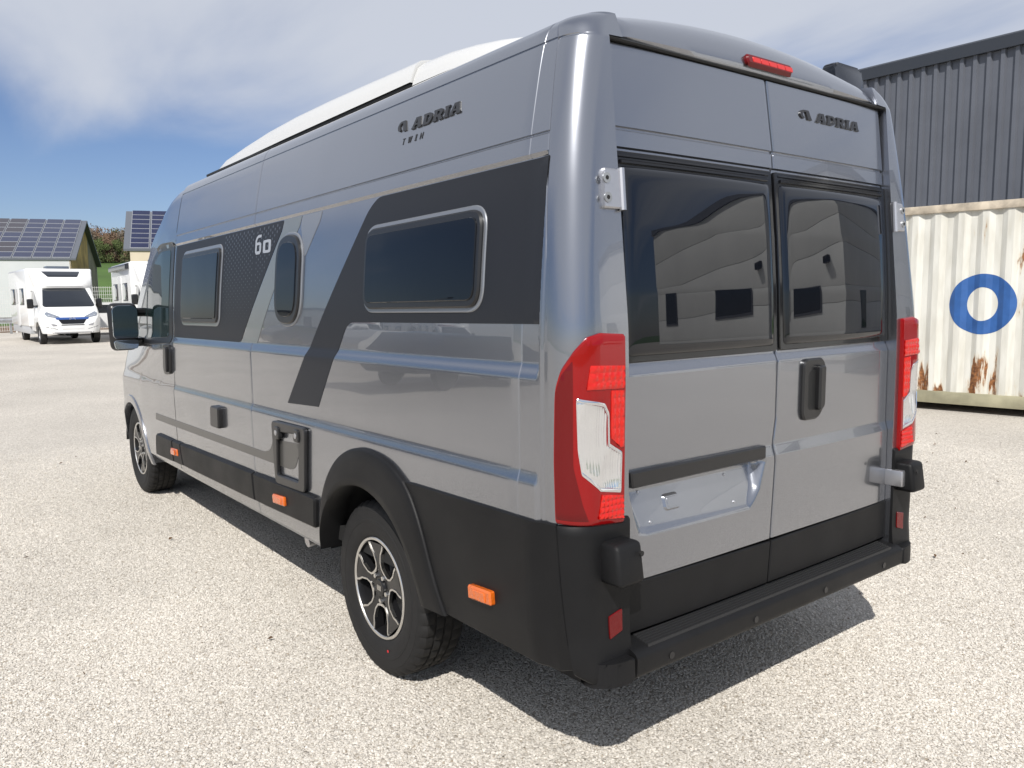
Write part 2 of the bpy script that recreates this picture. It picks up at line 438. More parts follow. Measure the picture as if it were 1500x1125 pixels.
# roof skin and closing pieces
build('roof', [(x, y, 2.436 + .012 * (1 - (y / .75) ** 2)) for x in (.22, 4.12) for y in (-.75, -.5, -.25, 0, .25, .5, .75)], [(i, i + 1, i + 8, i + 7) for i in range(6)], paint, van)
box('underbody', .14, 5.0, -.80, .80, .36, .56, under, van); box('underfloor', .12, 5.0, -.97, .97, .50, .57, under, van)
box('inner_dark_box', .17, 3.9, -.80, .80, .58, 2.30, under, van)  # dark box added inside the shell to block the view through door gaps
box('chassis_crossmember', .25, .85, -.75, .75, .27, .345, under, van)
for sy in (1, -1):
    prism('sill', [(1.80, .465), (5.03, .465), (5.03, .44), (1.80, .44)], sy * .86, sy * 1.005, paint, van, bev=.008)

def arch_liner(c_, name, sy):
    bm = bmesh.new(); cx, cz, r = c_
    if True:
        prev = None
        for k in range(25):
            a = rad(7 + 166 * k / 24); p0 = bm.verts.new((cx + (r + .004) * math.cos(a), sy * 1.0, cz + (r + .004) * math.sin(a))); p1 = bm.verts.new((cx + (r + .004) * math.cos(a), sy * .62, cz + (r + .004) * math.sin(a)))
            if prev: bm.faces.new((prev[0], prev[1], p1, p0))
            prev = (p0, p1)
    return from_bm(name, bm, under, van)
for sy in (1, -1): arch_liner(ARCH_R, 'wheel_housing', sy); arch_liner(ARCH_F, 'wheel_housing', sy)

# ---- rear roof cap with high brake light
def roof_cap():
    ys = [-.735, -.731, -.722, -.70, -.68] + [-.66 + 1.32 * i / 30 for i in range(31)] + [.68, .70, .722, .731, .735]
    prof = [(.118, 2.352), (.104, 2.356), (.097, 2.368), (.103, 2.385), (.117, 2.408), (.140, 2.430), (.172, 2.450), (.215, 2.466), (.28, 2.478), (.38, 2.484), (.60, 2.480), (.75, 2.46)]
    V = []; F_ = []
    for y in ys:
        t = abs(y) / .735; e = max(0, 1 - ((abs(y) - .68) / .055)) if abs(y) > .68 else 1.0
        e = math.sqrt(max(0, 1 - (1 - e) ** 2)) if abs(y) > .68 else 1.0
        lift = .022 * (1 - t * t) - .035 * t * t
        for x, z in prof:
            h = (z - 2.352) * 1.24; V.append((x + .012 * t * t, y, 2.352 + h * (1 + lift / .13) * (.45 + .55 * e)))
    n = len(prof)
    for i in range(len(ys) - 1):
        for j in range(n - 1): F_.append((i * n + j, (i + 1) * n + j, (i + 1) * n + j + 1, i * n + j + 1))
    return V, F_
rV, rF = roof_cap(); build('rear_roof_cap', rV, rF, paint, van, ang=40, recalc=True)
cap_bvh = BVHTree.FromPolygons([Vector(v) for v in rV], rF)
def CAP(y, z, o=0.0):
    h = cap_bvh.ray_cast(Vector((-1, y, z)), Vector((1, 0, 0)))
    if h[0] is None: return (.1 - o, y, z)
    n = h[1] if h[1].x < 0 else -h[1]
    return tuple(h[0] + n * o)
bl = panel('high_brake_light', roundpoly([(.14, 2.371), (-.125, 2.371), (-.125, 2.408), (.14, 2.408)], .016), CAP, .016, .03, red_dk, van, bev=.006, du=.03, dv=.008)
for i in range(5):
    y = .112 - i * .048
    panel('reflector_cell', roundpoly([(y, 2.380), (y - .044, 2.380), (y - .044, 2.398), (y, 2.398)], .003, 2), CAP, .0175, .004, red_in, bl, bev=.001, du=.03, dv=.01)
prism('door_gutter_seal', [(.092, 2.342), (.135, 2.342), (.135, 2.352), (.094, 2.352), (.089, 2.347)], -.80, .80, rubber, van, axis='y')

# ---- rear doors
SEAM_T = [(.53, .062), (.69, .046), (.98, .024), (1.03, .028), (1.06, .027), (1.14, .013), (1.37, .008), (2.02, -.006), (2.085, -.006), (2.34, .018)]
def seam_y(z): return lin(SEAM_T, z)
DOFF = [(1.005, .010), (1.042, 0), (1.347, 0), (1.378, -.013), (2.03, -.013), (2.035, -.004), (2.083, -.004), (2.086, -.009), (2.092, -.009), (2.095, 0)]
def smooth(t): t = max(0, min(1, t)); return t * t * (3 - 2 * t)
PLATE = [(.775, 1.0), (.735, .845), (.70, .835), (.17, .828), (.118, .90), (.088, 1.0)]
def plate_mask(y, z):
    def dist_edge():
        d = 9; n = len(PLATE); ins = False
        for i in range(n):
            (x1, y1), (x2, y2) = PLATE[i - 1], PLATE[i]
            if (y1 > z) != (y2 > z) and y < (x2 - x1) * (z - y1) / (y2 - y1) + x1: ins = not ins
            L = (x2 - x1) ** 2 + (y2 - y1) ** 2; t = max(0, min(1, ((y - x1) * (x2 - x1) + (z - y1) * (y2 - y1)) / L))
            d = min(d, math.hypot(y - x1 - t * (x2 - x1), z - y1 - t * (y2 - y1)))
        return d if ins else -d
    q = dist_edge(); return smooth((q + .006) / .030)
def door_x(y, z, left):
    o = lin(DOFF, z)
    if left and .80 < z < 1.06 and .05 < y < .80: o -= .062 * plate_mask(y, z) * max(0, min(1, (z - .822) / .19))
    o -= .010 * (abs(y) / .80) ** 4          # a slight crown across the door
    return D(z) - o
def make_door(sy):
    left = sy > 0
    ts = [0, .004, .010, .02] + [.03 + .95 * i / 120 for i in range(121)] + [.99, .996, 1]
    zs = set()
    z = .700
    while z < 2.335: zs.add(round(z, 4)); z += (.007 if .80 < z < 1.06 else .0125)
    for a, b in DOFF: zs.add(a)
    zs = sorted(zs | {2.339}); z2 = [zs[0]]
    for q in zs[1:]:
        if q - z2[-1] > .002: z2.append(q)
    V = []; F_ = []; n = len(ts)
    for z in z2:
        y0 = seam_y(z) + .004 * sy; y1 = sy * lin([(.5, .800), (2.0, .800), (2.34, .780)], z)
        for t in ts:
            y = y0 + (y1 - y0) * t; x = door_x(y, z, left)
            e = min(t, 1 - t) * abs(y1 - y0)
            if e < .006: x += .006 * (1 - math.sqrt(max(0, 1 - (1 - e / .006) ** 2)))
            V.append((x, y, z))
    m = len(z2)
    for i in range(m - 1):
        for j in range(n - 1): F_.append((i * n + j, i * n + j + 1, (i + 1) * n + j + 1, (i + 1) * n + j))
    # returns
    for ring in ([i * n for i in range(m)], [i * n + n - 1 for i in range(m)], list(range(n)), [(m - 1) * n + j for j in range(n)]):
        b = len(V)
        for k in ring: V.append((V[k][0] + .035, V[k][1], V[k][2]))
        for q in range(len(ring) - 1): F_.append((ring[q], ring[q + 1], b + q + 1, b + q))
    d = build('rear_door', V, F_, paint, van, ang=42, recalc=True)
    d['label'] = 'rear door with number plate recess' if left else 'rear door with black pull handle and emblem'
    def R(y, z, o=0.0): return (door_x(y, z, left) - o, y, z)
    def RF(y, z, o=0.0): return (D(z) - .013 * -1 + 0.0 - o + .010 * (abs(y) / .8) ** 4, y, z)
    # lower black trim
    lo = [(seam_y(.535) + .004 * sy, .535), (sy * .80, .535), (sy * .80, .698), (seam_y(.698) + .004 * sy, .690)]
    panel('lower_trim', lo, R, .004, .03, plastic, d, bev=.004, du=.1, dv=.04)
    # window: black surround and bulged glass
    ya, yb = seam_y(1.7) + .009 * sy, sy * .797
    sur = roundpoly([(ya, 1.384), (yb, 1.384), (yb, 2.022), (ya, 2.022)], .012, 3)
    w = panel('window_surround', sur, RF, .012, .02, gloss_bk, d, bev=.003, du=.2, dv=.06)
    ia, ib = ya + sy * .020, yb - sy * .026; z0, z1 = 1.404, 1.976
    yc, hy, zc, hz = (ia + ib) / 2, abs(ib - ia) / 2, (z0 + z1) / 2, (z1 - z0) / 2
    def G(y, z, o=0.0):
        u = min(1, abs(y - yc) / hy); v = min(1, abs(z - zc) / hz)
        b = .008 * (1 - u ** 30) * (1 - v ** 26) + .009 * (1 - u * u)
        return RF(y, z, o + b)
    panel('window_glass', roundpoly([(ia, z0), (ib, z0), (ib, z1), (ia, z1)], .022, 5), G, .014, .004, glass_dk, w, bev=.003, du=.012, dv=.012, ang=50)
    panel('window_blade', [(ya + sy * .03, 1.983), (yb - sy * .03, 1.983), (yb - sy * .03, 1.996), (ya + sy * .03, 1.996)], RF, .020, .01, gloss_bk, w, bev=.003, du=.3, dv=.1)
    panel('window_blade', [(ya + sy * .02, 2.002), (yb - sy * .02, 2.002), (yb - sy * .02, 2.011), (ya + sy * .02, 2.011)], RF, .016, .008, gloss_bk, w, bev=.003, du=.3, dv=.1)
    return d, R
doorL, RL = make_door(1); doorR, RR = make_door(-1)
# lock garnish, push button and screws on the left door
def RLflat(y, z, o=0.0): return (D(z) - .002 - o, y, z)
panel('plate_garnish', roundpoly([(.782, 1.052), (.092, 1.050), (.092, 1.002), (.774, 1.000)], .006, 3), RLflat, .016, .05, plastic_s, doorL, bev=.005, du=.15, dv=.03)
btn = panel('latch_button', roundpoly([(.593, .892), (.517, .892), (.517, .945), (.593, .945)], .014, 4), RL, .007, .01, paint, doorL, bev=.007, du=.02, dv=.012)
panel('button_dimple', roundpoly([(.580, .901), (.530, .901), (.530, .936), (.580, .936)], .010, 4), RL, .0078, .004, paint, btn, bev=.002, du=.02, dv=.012)
for y, z in ((.69, .968), (.264, .962), (.666, .872), (.245, .868)):
    panel('plate_screw', [(y + .005 * math.cos(k * math.pi / 4), z + .005 * math.sin(k * math.pi / 4)) for k in range(8)], RL, .003, .005, steel, doorL, bev=.001, du=.05, dv=.05)
# handle on the right door
hd = panel('handle_bezel', roundpoly([(-.155, 1.345), (-.270, 1.345), (-.290, 1.31), (-.285, 1.155), (-.245, 1.112), (-.150, 1.112), (-.137, 1.14), (-.140, 1.325)], .02, 4), RR, .014, .02, plastic_s, doorR, bev=.006, du=.03, dv=.03)
panel('handle_pocket', roundpoly([(-.168, 1.30), (-.225, 1.30), (-.225, 1.15), (-.168, 1.15)], .02, 4), RR, .0145, .004, rubber, hd, bev=.001, du=.03, dv=.03)
panel('pull_bar', roundpoly([(-.216, 1.318), (-.258, 1.318), (-.256, 1.165), (-.236, 1.145), (-.214, 1.150)], .012, 4), RR, .036, .025, plastic_s, hd, bev=.007, du=.03, dv=.03)

# ---- tail lights (wrap round the corner)
LOUT = [(2.62, .928), (2.62, 1.31), (2.585, 1.365), (2.50, 1.415), (1.80, 1.462), (.9, 1.482), (.25, 1.476), (.22, 1.35), (.30, .915)]
def light_outline():
    # in (s,z): s 0..1 rear flat, 1..2 corner, >2 side (drawn over a short stretch)
    return roundpoly([(1.77, .931), (1.79, 1.115), (1.775, 1.325), (1.68, 1.380), (1.463, 1.432), (1.216, 1.472), (.898, 1.483), (.22, 1.477), (.22, 1.32), (.25, .911)], [.02, 0, .04, .04, .04, .04, .03, .02, 0, .02], 4)
def LB(sy):
    def f(s, z, o=0.0):
        q = Bs(s, z, o) if s <= 2 else Bs(2 + (s - 2) * .8, z, o)
        return (q[0], sy * q[1], q[2])
    return f
for sy in (1, -1):
    f = LB(sy)
    CL = roundpoly([(1.41, 1.294), (.84, 1.274), (.72, 1.245), (.70, 1.155), (.33, 1.125), (.36, 1.012), (.96, 1.028), (1.32, 1.082), (1.38, 1.15)], .012, 3)
    t = panel('tail_light', light_outline(), f, .016, .024, red_lens, van, bev=.006, du=.07, dv=.03, ang=50, holes=[CL if area(CL) < 0 else CL[::-1]])
    def bowl(u, v, o=0.0, f=f):
        d = min(math.hypot((u - .98) / .42, (v - 1.19) / .13), math.hypot((u - .62) / .36, (v - 1.08) / .075), 1.2)
        return f(u, v, o + .011 * min(1, d) ** 2 + .0012 * math.sin(u * 95))
    panel('clear_lens', CL, bowl, .0035, .004, clear_lens, t, bev=.001, du=.02, dv=.012, ang=60)
    panel('lens_rim', inset(CL, -.006), f, .0175, .006, chrome, t, bev=.001, du=.1, dv=.03, ang=60, holes=[inset(CL, .004)[::-1]])
    def facets(cu, cv, amp):
        def g(u, v, o=0.0, f=f):
            a_, b_ = (u / cu) % 1 - .5, (v / cv) % 1 - .5; k_ = math.sin(math.floor(u / cu) * 12.9 + math.floor(v / cv) * 78.2) * .5
            return f(u, v, o + amp * (1 - 2 * max(abs(a_), abs(b_))) + amp * .6 * k_ * a_)
        return g
    panel('dark_lens', roundpoly([(1.755, .945), (1.77, 1.115), (1.755, 1.318), (1.66, 1.366), (1.47, 1.408), (1.455, 1.10), (1.30, .985), (1.20, .938)], .015, 3), f, .0168, .002, red_dk, t, bev=.0004, du=.06, dv=.03, ang=60)
    for poly, cu, cv in (([(.66, 1.315), (.27, 1.312), (.27, 1.145), (.36, 1.142), (.66, 1.175)], .13, .03), ([(1.25, 1.322), (.28, 1.318), (.28, 1.385), (1.18, 1.392)], .17, .024), ([(1.02, .940), (.28, .928), (.30, .998), (.92, 1.012)], .12, .018)):
        panel('lamp_cell', roundpoly(poly, .012, 3), facets(cu, cv, .006), .0175, .004, red_in, t, bev=.0005, du=cu / 4, dv=cv / 4, ang=20)

# ---- black corner bumpers, step and hinges
CORN = roundpoly([(1.765, .925), (.02, .925), (.02, .56), (.02, .432), (1.25, .434), (1.565, .470), (1.61, .56), (1.70, .75)], [.01, .02, 0, 0, .03, .03, 0, 0], 3)
for sy in (1, -1):
    def CF(s, z, o=0.0, sy=sy):
        q = Bs(s, z, o)
        fl = .010 + .012 * smooth((.60 - z) / .14)
        if s <= 2:
            q = Bs(s, z, o + fl * 1.0)
        else:
            q = Bs(2 + (s - 2) * 1.0, z, o + .004 + (fl - .004) * max(0, 1 - (s - 2) / .2))
        return (q[0], sy * q[1], q[2])
    cb = panel('corner_bumper', CORN, CF, .0, .05, plastic, van, bev=.006, du=.08, dv=.03, ang=50)
    panel('reflector', roundpoly([(.30, .575), (.72, .560), (.72, .632), (.30, .645)], .012, 3), CF, .004, .01, red_dk, cb, bev=.002, du=.1, dv=.03)
    # hinge cover block
    hc = bmesh.new(); box_bm(hc, -.070, .04, .818, .925, .742, .868, .016, 3)
    for v_ in hc.verts:
        if v_.co.z > .80: v_.co.x += (v_.co.z - .80) * .25
        v_.co.y *= sy
    h_ = from_bm('hinge_cover', hc, plastic, cb)
    tube('cover_plug', [(-.068, sy * .838, .835), (-.073, sy * .838, .835)], .008, rubber, h_, 12)
    box('lower_hinge', -.03, .05, *(sorted((sy * .795, sy * .83))), .765, .835, steel, cb, bev=.006)
    # corner end piece of the step
    EP = roundpoly([(-.032, sy * .860), (-.024, sy * .905), (.004, sy * .948), (.06, sy * .965), (.08, sy * .819), (-.032, sy * .819)], [.03, .03, .03, .01, .0, .0], 6)
    prism('step_end', EP, .424, .498, plastic, cb, axis='z', bev=.012, seg=3)
    # upper hinge
    hp = panel('hinge_plate', roundpoly([(.76, 1.842), (-.02, 1.842), (-.02, 1.957), (.76, 1.957)], .03, 4), LB(sy), .014, .016, steel, van, bev=.004, du=.2, dv=.05)
    for z in (1.872, 1.928):
        y = .865; x0 = Bs(.4, z)[0] - .014
        tube('hinge_screw', [(x0 + .002, sy * y, z), (x0 - .004, sy * y, z)], .015, galv, hp, 14)
        tube('screw_socket', [(x0 - .002, sy * y, z), (x0 - .0045, sy * y, z)], .007, rubber, hp, 6)
    tube('hinge_pin', [(XR(1.85) - .012, sy * .802, 1.838), (XR(1.95) - .012, sy * .802, 1.960)], .011, steel, hp, 10)
stp = prism('rear_step', roundpoly([(.085, .528), (-.010, .508), (-.032, .494), (-.029, .424), (.03, .412), (.085, .42)], [0, .010, .014, .02, 0, 0], 4), -.815, .815, plastic, van, axis='y')
for i in range(6):
    x = .047 - i * .0115
    z = .528 - (.085 - x) * .2105
    prism('tread_rib', [(x - .0045, z - .004), (x + .0045, z - .004), (x + .003, z + .006), (x - .003, z + .006)], -.75, .75, mat('worn_rib_plastic', (.020, .020, .021), .5, 0, 0), stp, axis='y')
for y in (.66, .22, -.22, -.66):
    tube('step_plug', [(-.029, y, .458), (-.0332, y, .458)], .012, plastic_s, stp, 12)

# ---- black side trims
VL = [a for a, b in OFF]
def mirror_side(F, sy): return (lambda u, v, o=0.0: (lambda q: (q[0], sy * q[1], q[2]))(F(u, v, o)))
for sy in (1, -1):
    S = mirror_side(CABSIDE, sy)
    def CLAD(u, z, o=0.0, sy=sy):
        q = CABSIDE(u, z, o) if u > .26 else Bs(2 + (u - .13) * .24 / .13 if u > .13 else 2 - (.13 - u) / .157, z, o)
        return (q[0], sy * q[1], q[2])
    panel('rear_side_cladding', [(.925, .918), (.094, .926), (.084, .75), (.066, .56), (.052, .480), (.10, .468), (.69, .468), (.72, .53), (.765, .64), (.815, .757), (.88, .875)], CLAD, .010, .03, plastic, van, bev=.004, du=.045, dv=.05, vlines=VL)
    arch = [(1.712, .47), (1.700, .641), (1.615, .815), (1.485, .935), (1.315, 1.000), (1.155, 1.000), (1.027, .975), (.926, .918), (.868, .865), (.805, .757), (.755, .63), (.712, .519), (.690, .462)]
    def arc_pts(a0, a1, n_): return [(ARCH_R[0] + (ARCH_R[2] - .012) * math.cos(rad(a0 + (a1 - a0) * k / n_)), ARCH_R[1] + (ARCH_R[2] - .012) * math.sin(rad(a0 + (a1 - a0) * k / n_))) for k in range(n_ + 1)]
    inner1 = arc_pts(9, 122, 24); inner2 = arc_pts(122, 172, 16)
    # arch trim as a swept strip with a rounded flange
    def strip(name, outer, inn, S, parent, m, k_=1.0):
        N = 40
        def resample(L):
            d = [0]
            for a, b in zip(L, L[1:]): d.append(d[-1] + math.hypot(b[0] - a[0], b[1] - a[1]))
            o_ = []
            for i in range(N + 1):
                t = d[-1] * i / N; k = max(q for q in range(len(d)) if d[q] <= t + 1e-9); k = min(k, len(L) - 2)
                f_ = (t - d[k]) / (d[k + 1] - d[k]); o_.append((L[k][0] + (L[k + 1][0] - L[k][0]) * f_, L[k][1] + (L[k + 1][1] - L[k][1]) * f_))
            return o_
        def chaikin(L):
            for _ in range(3): L = [L[0]] + [p for a, b in zip(L, L[1:]) for p in ((.75 * a[0] + .25 * b[0], .75 * a[1] + .25 * b[1]), (.25 * a[0] + .75 * b[0], .25 * a[1] + .75 * b[1]))] + [L[-1]]
            return L
        A, B_ = resample(chaikin(outer)), resample(inn); V = []; prof = [(0, -.01), (0, .012), (.02, .018), (.07, .022), (.35, .024), (.75, .030), (.93, .030), (1, .022), (1, -.09)]
        for a, b in zip(A, B_):
            for t, o in prof: V.append(S(a[0] + (b[0] - a[0]) * t, a[1] + (b[1] - a[1]) * t, o * k_ if o > 0 else o))
        n = len(prof); F_ = [(i * n + j, (i + 1) * n + j, (i + 1) * n + j + 1, i * n + j + 1) for i in range(N) for j in range(n - 1)]
        return build(name, V, F_, m, parent, ang=50, recalc=True)
    strip('wheel_arch_trim', arch[:8], inner1, S, van, plastic)
    strip('wheel_arch_trim', arch[7:], inner2, S, van, plastic)
    # painted front arch lip
    fo = [(ARCH_F[0] + (ARCH_F[2] + .055) * math.cos(rad(a)), ARCH_F[1] + (ARCH_F[2] + .05) * math.sin(rad(a))) for a in range(184, -2, -6)]
    fi = [(ARCH_F[0] + (ARCH_F[2] - .012) * math.cos(rad(a)), ARCH_F[1] + (ARCH_F[2] - .012) * math.sin(rad(a))) for a in range(184, -2, -6)]
    strip('front_arch_lip', fo[::-1], fi[::-1], S, van, paint, .35)
    panel('side_trim', roundpoly([(1.735, .708), (2.538, .697), (2.538, .535), (1.765, .553)], [.03, 0, 0, .02], 4), S, .022, .03, plastic, van, bev=.010, du=.12, dv=.05)
    panel('side_trim', [(2.548, .697), (3.925, .677), (3.895, .520), (2.548, .535)], S, .022, .03, plastic, van, bev=.010, du=.12, dv=.05)
    panel('side_trim', [(3.935, .677), (4.120, .675), (4.135, .512), (3.905, .519)], S, .022, .03, plastic, van, bev=.010, du=.12, dv=.05)
    panel('side_trim', roundpoly([(4.130, .675), (4.560, .672), (4.64, .498), (4.145, .512)], [0, .03, .02, 0], 4), S, .022, .03, plastic, van, bev=.010, du=.12, dv=.05)
    for u, v, w_ in ((.502, .590, .130), (2.235, .588, .15), (4.150, .568, .16)):
        a_ = panel('side_marker', roundpoly([(u, v), (u - w_, v + .010), (u - w_, v + .058), (u, v + .050)], .008, 3), S, .036 if v > .57 and u > 1 else .030, .03, amber, van, bev=.006, du=.05, dv=.02)
        panel('marker_lens', roundpoly([(u - w_ * .22, v + .009), (u - w_ * .80, v + .013), (u - w_ * .80, v + .048), (u - w_ * .22, v + .043)], .006, 3), S, .040 if u > 1 else .034, .006, amber, a_, bev=.003, du=.05, dv=.02)

# ---- decals and windows on the left side
S = CABSIDE
panel('anthracite_decal', roundpoly([(.152, 1.999), (1.20, 1.999), (1.27, 1.960), (2.065, 1.112), (1.707, 1.125), (1.42, 1.507), (.152, 1.510)], [.004, .03, .04, 0, 0, .05, .004], 5), S, .0016, .0014, vinyl_dk, van, bev=.0004, du=.05, dv=.03, vlines=VL)
panel('anthracite_decal', roundpoly([(4.035, 1.999), (2.168, 1.999), (2.185, 1.95), (2.73, 1.388), (2.79, 1.388), (4.035, 1.388)], [0, .01, .02, .05, .03, 0], 4), S, .0016, .0014, vinyl_dk, van, bev=.0004, du=.05, dv=.03, vlines=VL)
panel('grey_decal', [(2.160, 1.999), (1.947, 1.999), (1.966, 1.955), (2.223, 1.690), (2.304, 1.600), (2.478, 1.389), (2.715, 1.389), (2.178, 1.945)], S, .0016, .0014, vinyl_gn, van, bev=.0004, du=.08, dv=.04, vlines=VL)
panel('silver_decal', roundpoly([(1.94, 1.999), (1.725, 1.999), (1.740, 1.955), (1.888, 1.80), (1.95, 1.955)], [0, 0, .02, .02, .02], 3), S, .0016, .0014, paint_lt, van, bev=.0004, du=.08, dv=.04, vlines=VL)
panel('stripe_decal', roundpoly([(4.59, .818), (2.38, .829), (2.30, .85), (2.255, .91), (1.895, .932), (1.985, .80), (2.05, .786), (4.60, .768)], [0, .05, .04, 0, 0, .05, .03, 0], 4), S, .0016, .0014, vinyl_st, van, bev=.0004, du=.12, dv=.03)
def dots():
    bm = bmesh.new()
    for i in range(40):
        for j in range(16):
            x = 3.02 - i * .030; z = 1.98 - j * .031 + (.0155 if i % 2 else 0)
            if z > 1.985 or x < 2.2 or (z < 1.955 and x < 2.185 + (1.95 - z) * .97 + .03): continue
            r = .0085 * max(.2, 1 - j * .05); vv = [bm.verts.new(S(x + r * math.cos(q * math.pi / 3), z + r * math.sin(q * math.pi / 3), .0026)) for q in range(6)]
            if abs(x - 2.545) < .02: bmesh.ops.delete(bm, geom=vv, context='VERTS'); continue
            bm.faces.new(vv)
    return from_bm('dot_pattern', bm, mat('dot_grey', (.055, .058, .066), .36, 0, .4, .1), van)
tag(dots(), kind='stuff')
def window(poly, r, border=.028, frame=.030, sy=1):
    S_ = mirror_side(CABSIDE, sy)
    o = roundpoly(poly, r, 8)
    b = panel('window_border', o, S_, .006, .006, paint_lt, van, bev=.003, du=.06, dv=.03)
    f = inset(o, border)
    fr = panel('window_frame', f, S_, .017, .014, plastic_s, b, bev=.006, du=.06, dv=.03)
    g = inset(f, frame)
    panel('window_pane', g, S_, .0215, .006, acrylic, b, bev=.003, du=.06, dv=.03)
    return b
window([(1.278, 1.890), (1.278, 1.545), (.445, 1.545), (.445, 1.895)], .085, .015, .024)
window([(3.862, 1.950), (3.862, 1.470), (3.075, 1.470), (3.055, 1.950)], .075, .020, .026)
window([(2.222, 1.935), (2.222, 1.482), (1.900, 1.482), (1.900, 1.930)], .15, .012, .035)
window([(1.278, 1.890), (1.278, 1.545), (.445, 1.545), (.445, 1.895)], .085, .020, .024, -1)
# service hatch
ho = roundpoly([(2.222, 1.014), (1.806, 1.018), (1.850, .705), (2.214, .694)], .03, 4)
hi = roundpoly([(2.158, .966), (1.880, .985), (1.912, .742), (2.186, .738)], .02, 4)
hf = panel('hatch_frame', ho, S, .020, .016, plastic_s, van, bev=.005, du=.3, dv=.1, holes=[hi[::-1]])
for x, z in ((2.145, .972), (1.900, .985)):
    panel('hatch_latch', roundpoly([(x + .03, z - .045), (x - .03, z - .043), (x - .03, z + .02), (x + .03, z + .018)], .018, 4), S, .028, .02, plastic_s, hf, bev=.005, du=.1, dv=.1)
    panel('latch_button', [(x + .014 * math.cos(k * math.pi / 5), z - .012 + .014 * math.sin(k * math.pi / 5)) for k in range(10)], S, .031, .004, steel, hf, bev=.001, du=.1, dv=.1)
panel('socket_cover', roundpoly([(3.172, 1.004), (3.028, 1.002), (3.040, .876), (3.190, .876)], .018, 4), S, .030, .03, plastic_s, van, bev=.008, du=.05, dv=.05)
# exhaust and vent pipes under the sill
tube('vent_pipe', [(2.11, .80, .47), (2.11, .90, .40), (2.11, .955, .392)], .030, steel, van, 14)
for x in (2.9, 3.1, 3.45): tube('drain_stub', [(x, .86, .47), (x, .88, .40)], .018, under, van, 8)

# ---- lettering
def glyph_mesh(name, loops_list, F, depth, m, parent, lift=.0):
    cu = bpy.data.curves.new(name, 'CURVE'); cu.dimensions = '2D'; cu.fill_mode = 'FRONT'
    for L in loops_list:
        sp = cu.splines.new('POLY'); sp.points.add(len(L) - 1); sp.use_cyclic_u = True
        for p, (a, b) in zip(sp.points, L): p.co = (a, b, 0, 1)
    to = bpy.data.objects.new(name, cu); COL.objects.link(to)
    dg = bpy.context.evaluated_depsgraph_get(); me = bpy.data.meshes.new_from_object(to.evaluated_get(dg))
    COL.objects.unlink(to); bpy.data.objects.remove(to)
    bm = bmesh.new(); bm.from_mesh(me); bpy.data.meshes.remove(me)
    bmesh.ops.remove_doubles(bm, verts=bm.verts, dist=1e-5)
    be = [e for e in bm.edges if e.is_boundary]; low = {}
    for v_ in list(bm.verts): v_['x'] if False else None
    co = {v_: v_.co.copy() for v_ in bm.verts}
    for e in be:
        for v_ in e.verts:
            if v_ not in low: low[v_] = bm.verts.new(F(co[v_].x, co[v_].y, 0))
    for v_ in co: v_.co = F(co[v_].x, co[v_].y, depth)
    for e in be: bm.faces.new((e.verts[0], e.verts[1], low[e.verts[1]], low[e.verts[0]]))
    return from_bm(name, bm, m, parent, smooth=False)
def arc(cx, cy, rx, ry, a0, a1, n=8): return [(cx + rx * math.cos(rad(a0 + (a1 - a0) * i / n)), cy + ry * math.sin(rad(a0 + (a1 - a0) * i / n))) for i in range(n + 1)]
GL = {
 'A': (1.12, [[(0, 0), (.38, 0), (.38, .16), (.33, .16), (.37, .30), (.70, .30), (.73, .16), (.67, .16), (.67, 0), (1.12, 0), (1.12, .16), (1.05, .16), (.84, 1), (.34, 1), (.07, .16), (0, .16)], [(.44, .46), (.54, .82), (.63, .46)]]),
 'D': (1.02, [[(0, 0), (.58, 0)] + arc(.58, .5, .42, .5, -90, 90, 12) + [(0, 1), (0, .84), (.07, .84), (.07, .16), (0, .16)], [(.38, .2), (.38, .8), (.55, .8)] + arc(.55, .5, .15, .30, 80, -80, 8) + [(.55, .2)]]),
 'R': (1.06, [[(0, 0), (.45, 0), (.45, .16), (.38, .16), (.38, .34), (.48, .34), (.68, 0), (1.06, 0), (1.06, .16), (.98, .16), (.82, .40)] + arc(.66, .69, .30, .31, -55, 90, 8) + [(0, 1), (0, .84), (.07, .84), (.07, .16), (0, .16)], [(.38, .54), (.38, .82), (.58, .82), (.65, .75), (.65, .61), (.58, .54)]]),
 'I': (.46, [[(0, 0), (.46, 0), (.46, .16), (.39, .16), (.39, .84), (.46, .84), (.46, 1), (0, 1), (0, .84), (.07, .84), (.07, .16), (0, .16)]]),
 'T': (.7, [[(.29, 0), (.41, 0), (.41, .88), (.7, .88), (.7, 1), (0, 1), (0, .88), (.29, .88)]]),
 'W': (1.1, [[(.22, 0), (.36, 0), (.55, .7), (.74, 0), (.88, 0), (1.1, 1), (.97, 1), (.80, .22), (.61, 1), (.49, 1), (.30, .22), (.13, 1), (0, 1)]]),
 'i': (.2, [[(.04, 0), (.16, 0), (.16, 1), (.04, 1)]]),
 'N': (.8, [[(0, 0), (.12, 0), (.12, .8), (.66, 0), (.8, 0), (.8, 1), (.68, 1), (.68, .2), (.14, 1), (0, 1)]]),
 '@': (1.15, [[(.80, 1.0), (.42, 1.0)] + arc(.40, .52, .40, .48, 92, 262, 12) + [(.42, .20), (.34, .28)] + arc(.42, .54, .17, .26, 235, 95, 8) + [(.56, .80), (.74, .0), (1.12, .0)]]),
 '6': (.62, [[(.60, .86), (.60, 1.0), (.30, 1.0), (.12, .92), (0, .74), (0, .14), (.12, 0), (.50, 0), (.62, .12), (.62, .50), (.50, .62), (.14, .62), (.18, .78), (.32, .86)], [(.16, .16), (.16, .48), (.46, .48), (.46, .16)]]),
 '0': (.62, [roundpoly([(0, 0), (.62, 0), (.62, .72), (0, .72)], .14, 4), roundpoly([(.17, .15), (.45, .15), (.45, .57), (.17, .57)], .06, 4)[::-1]]),
}
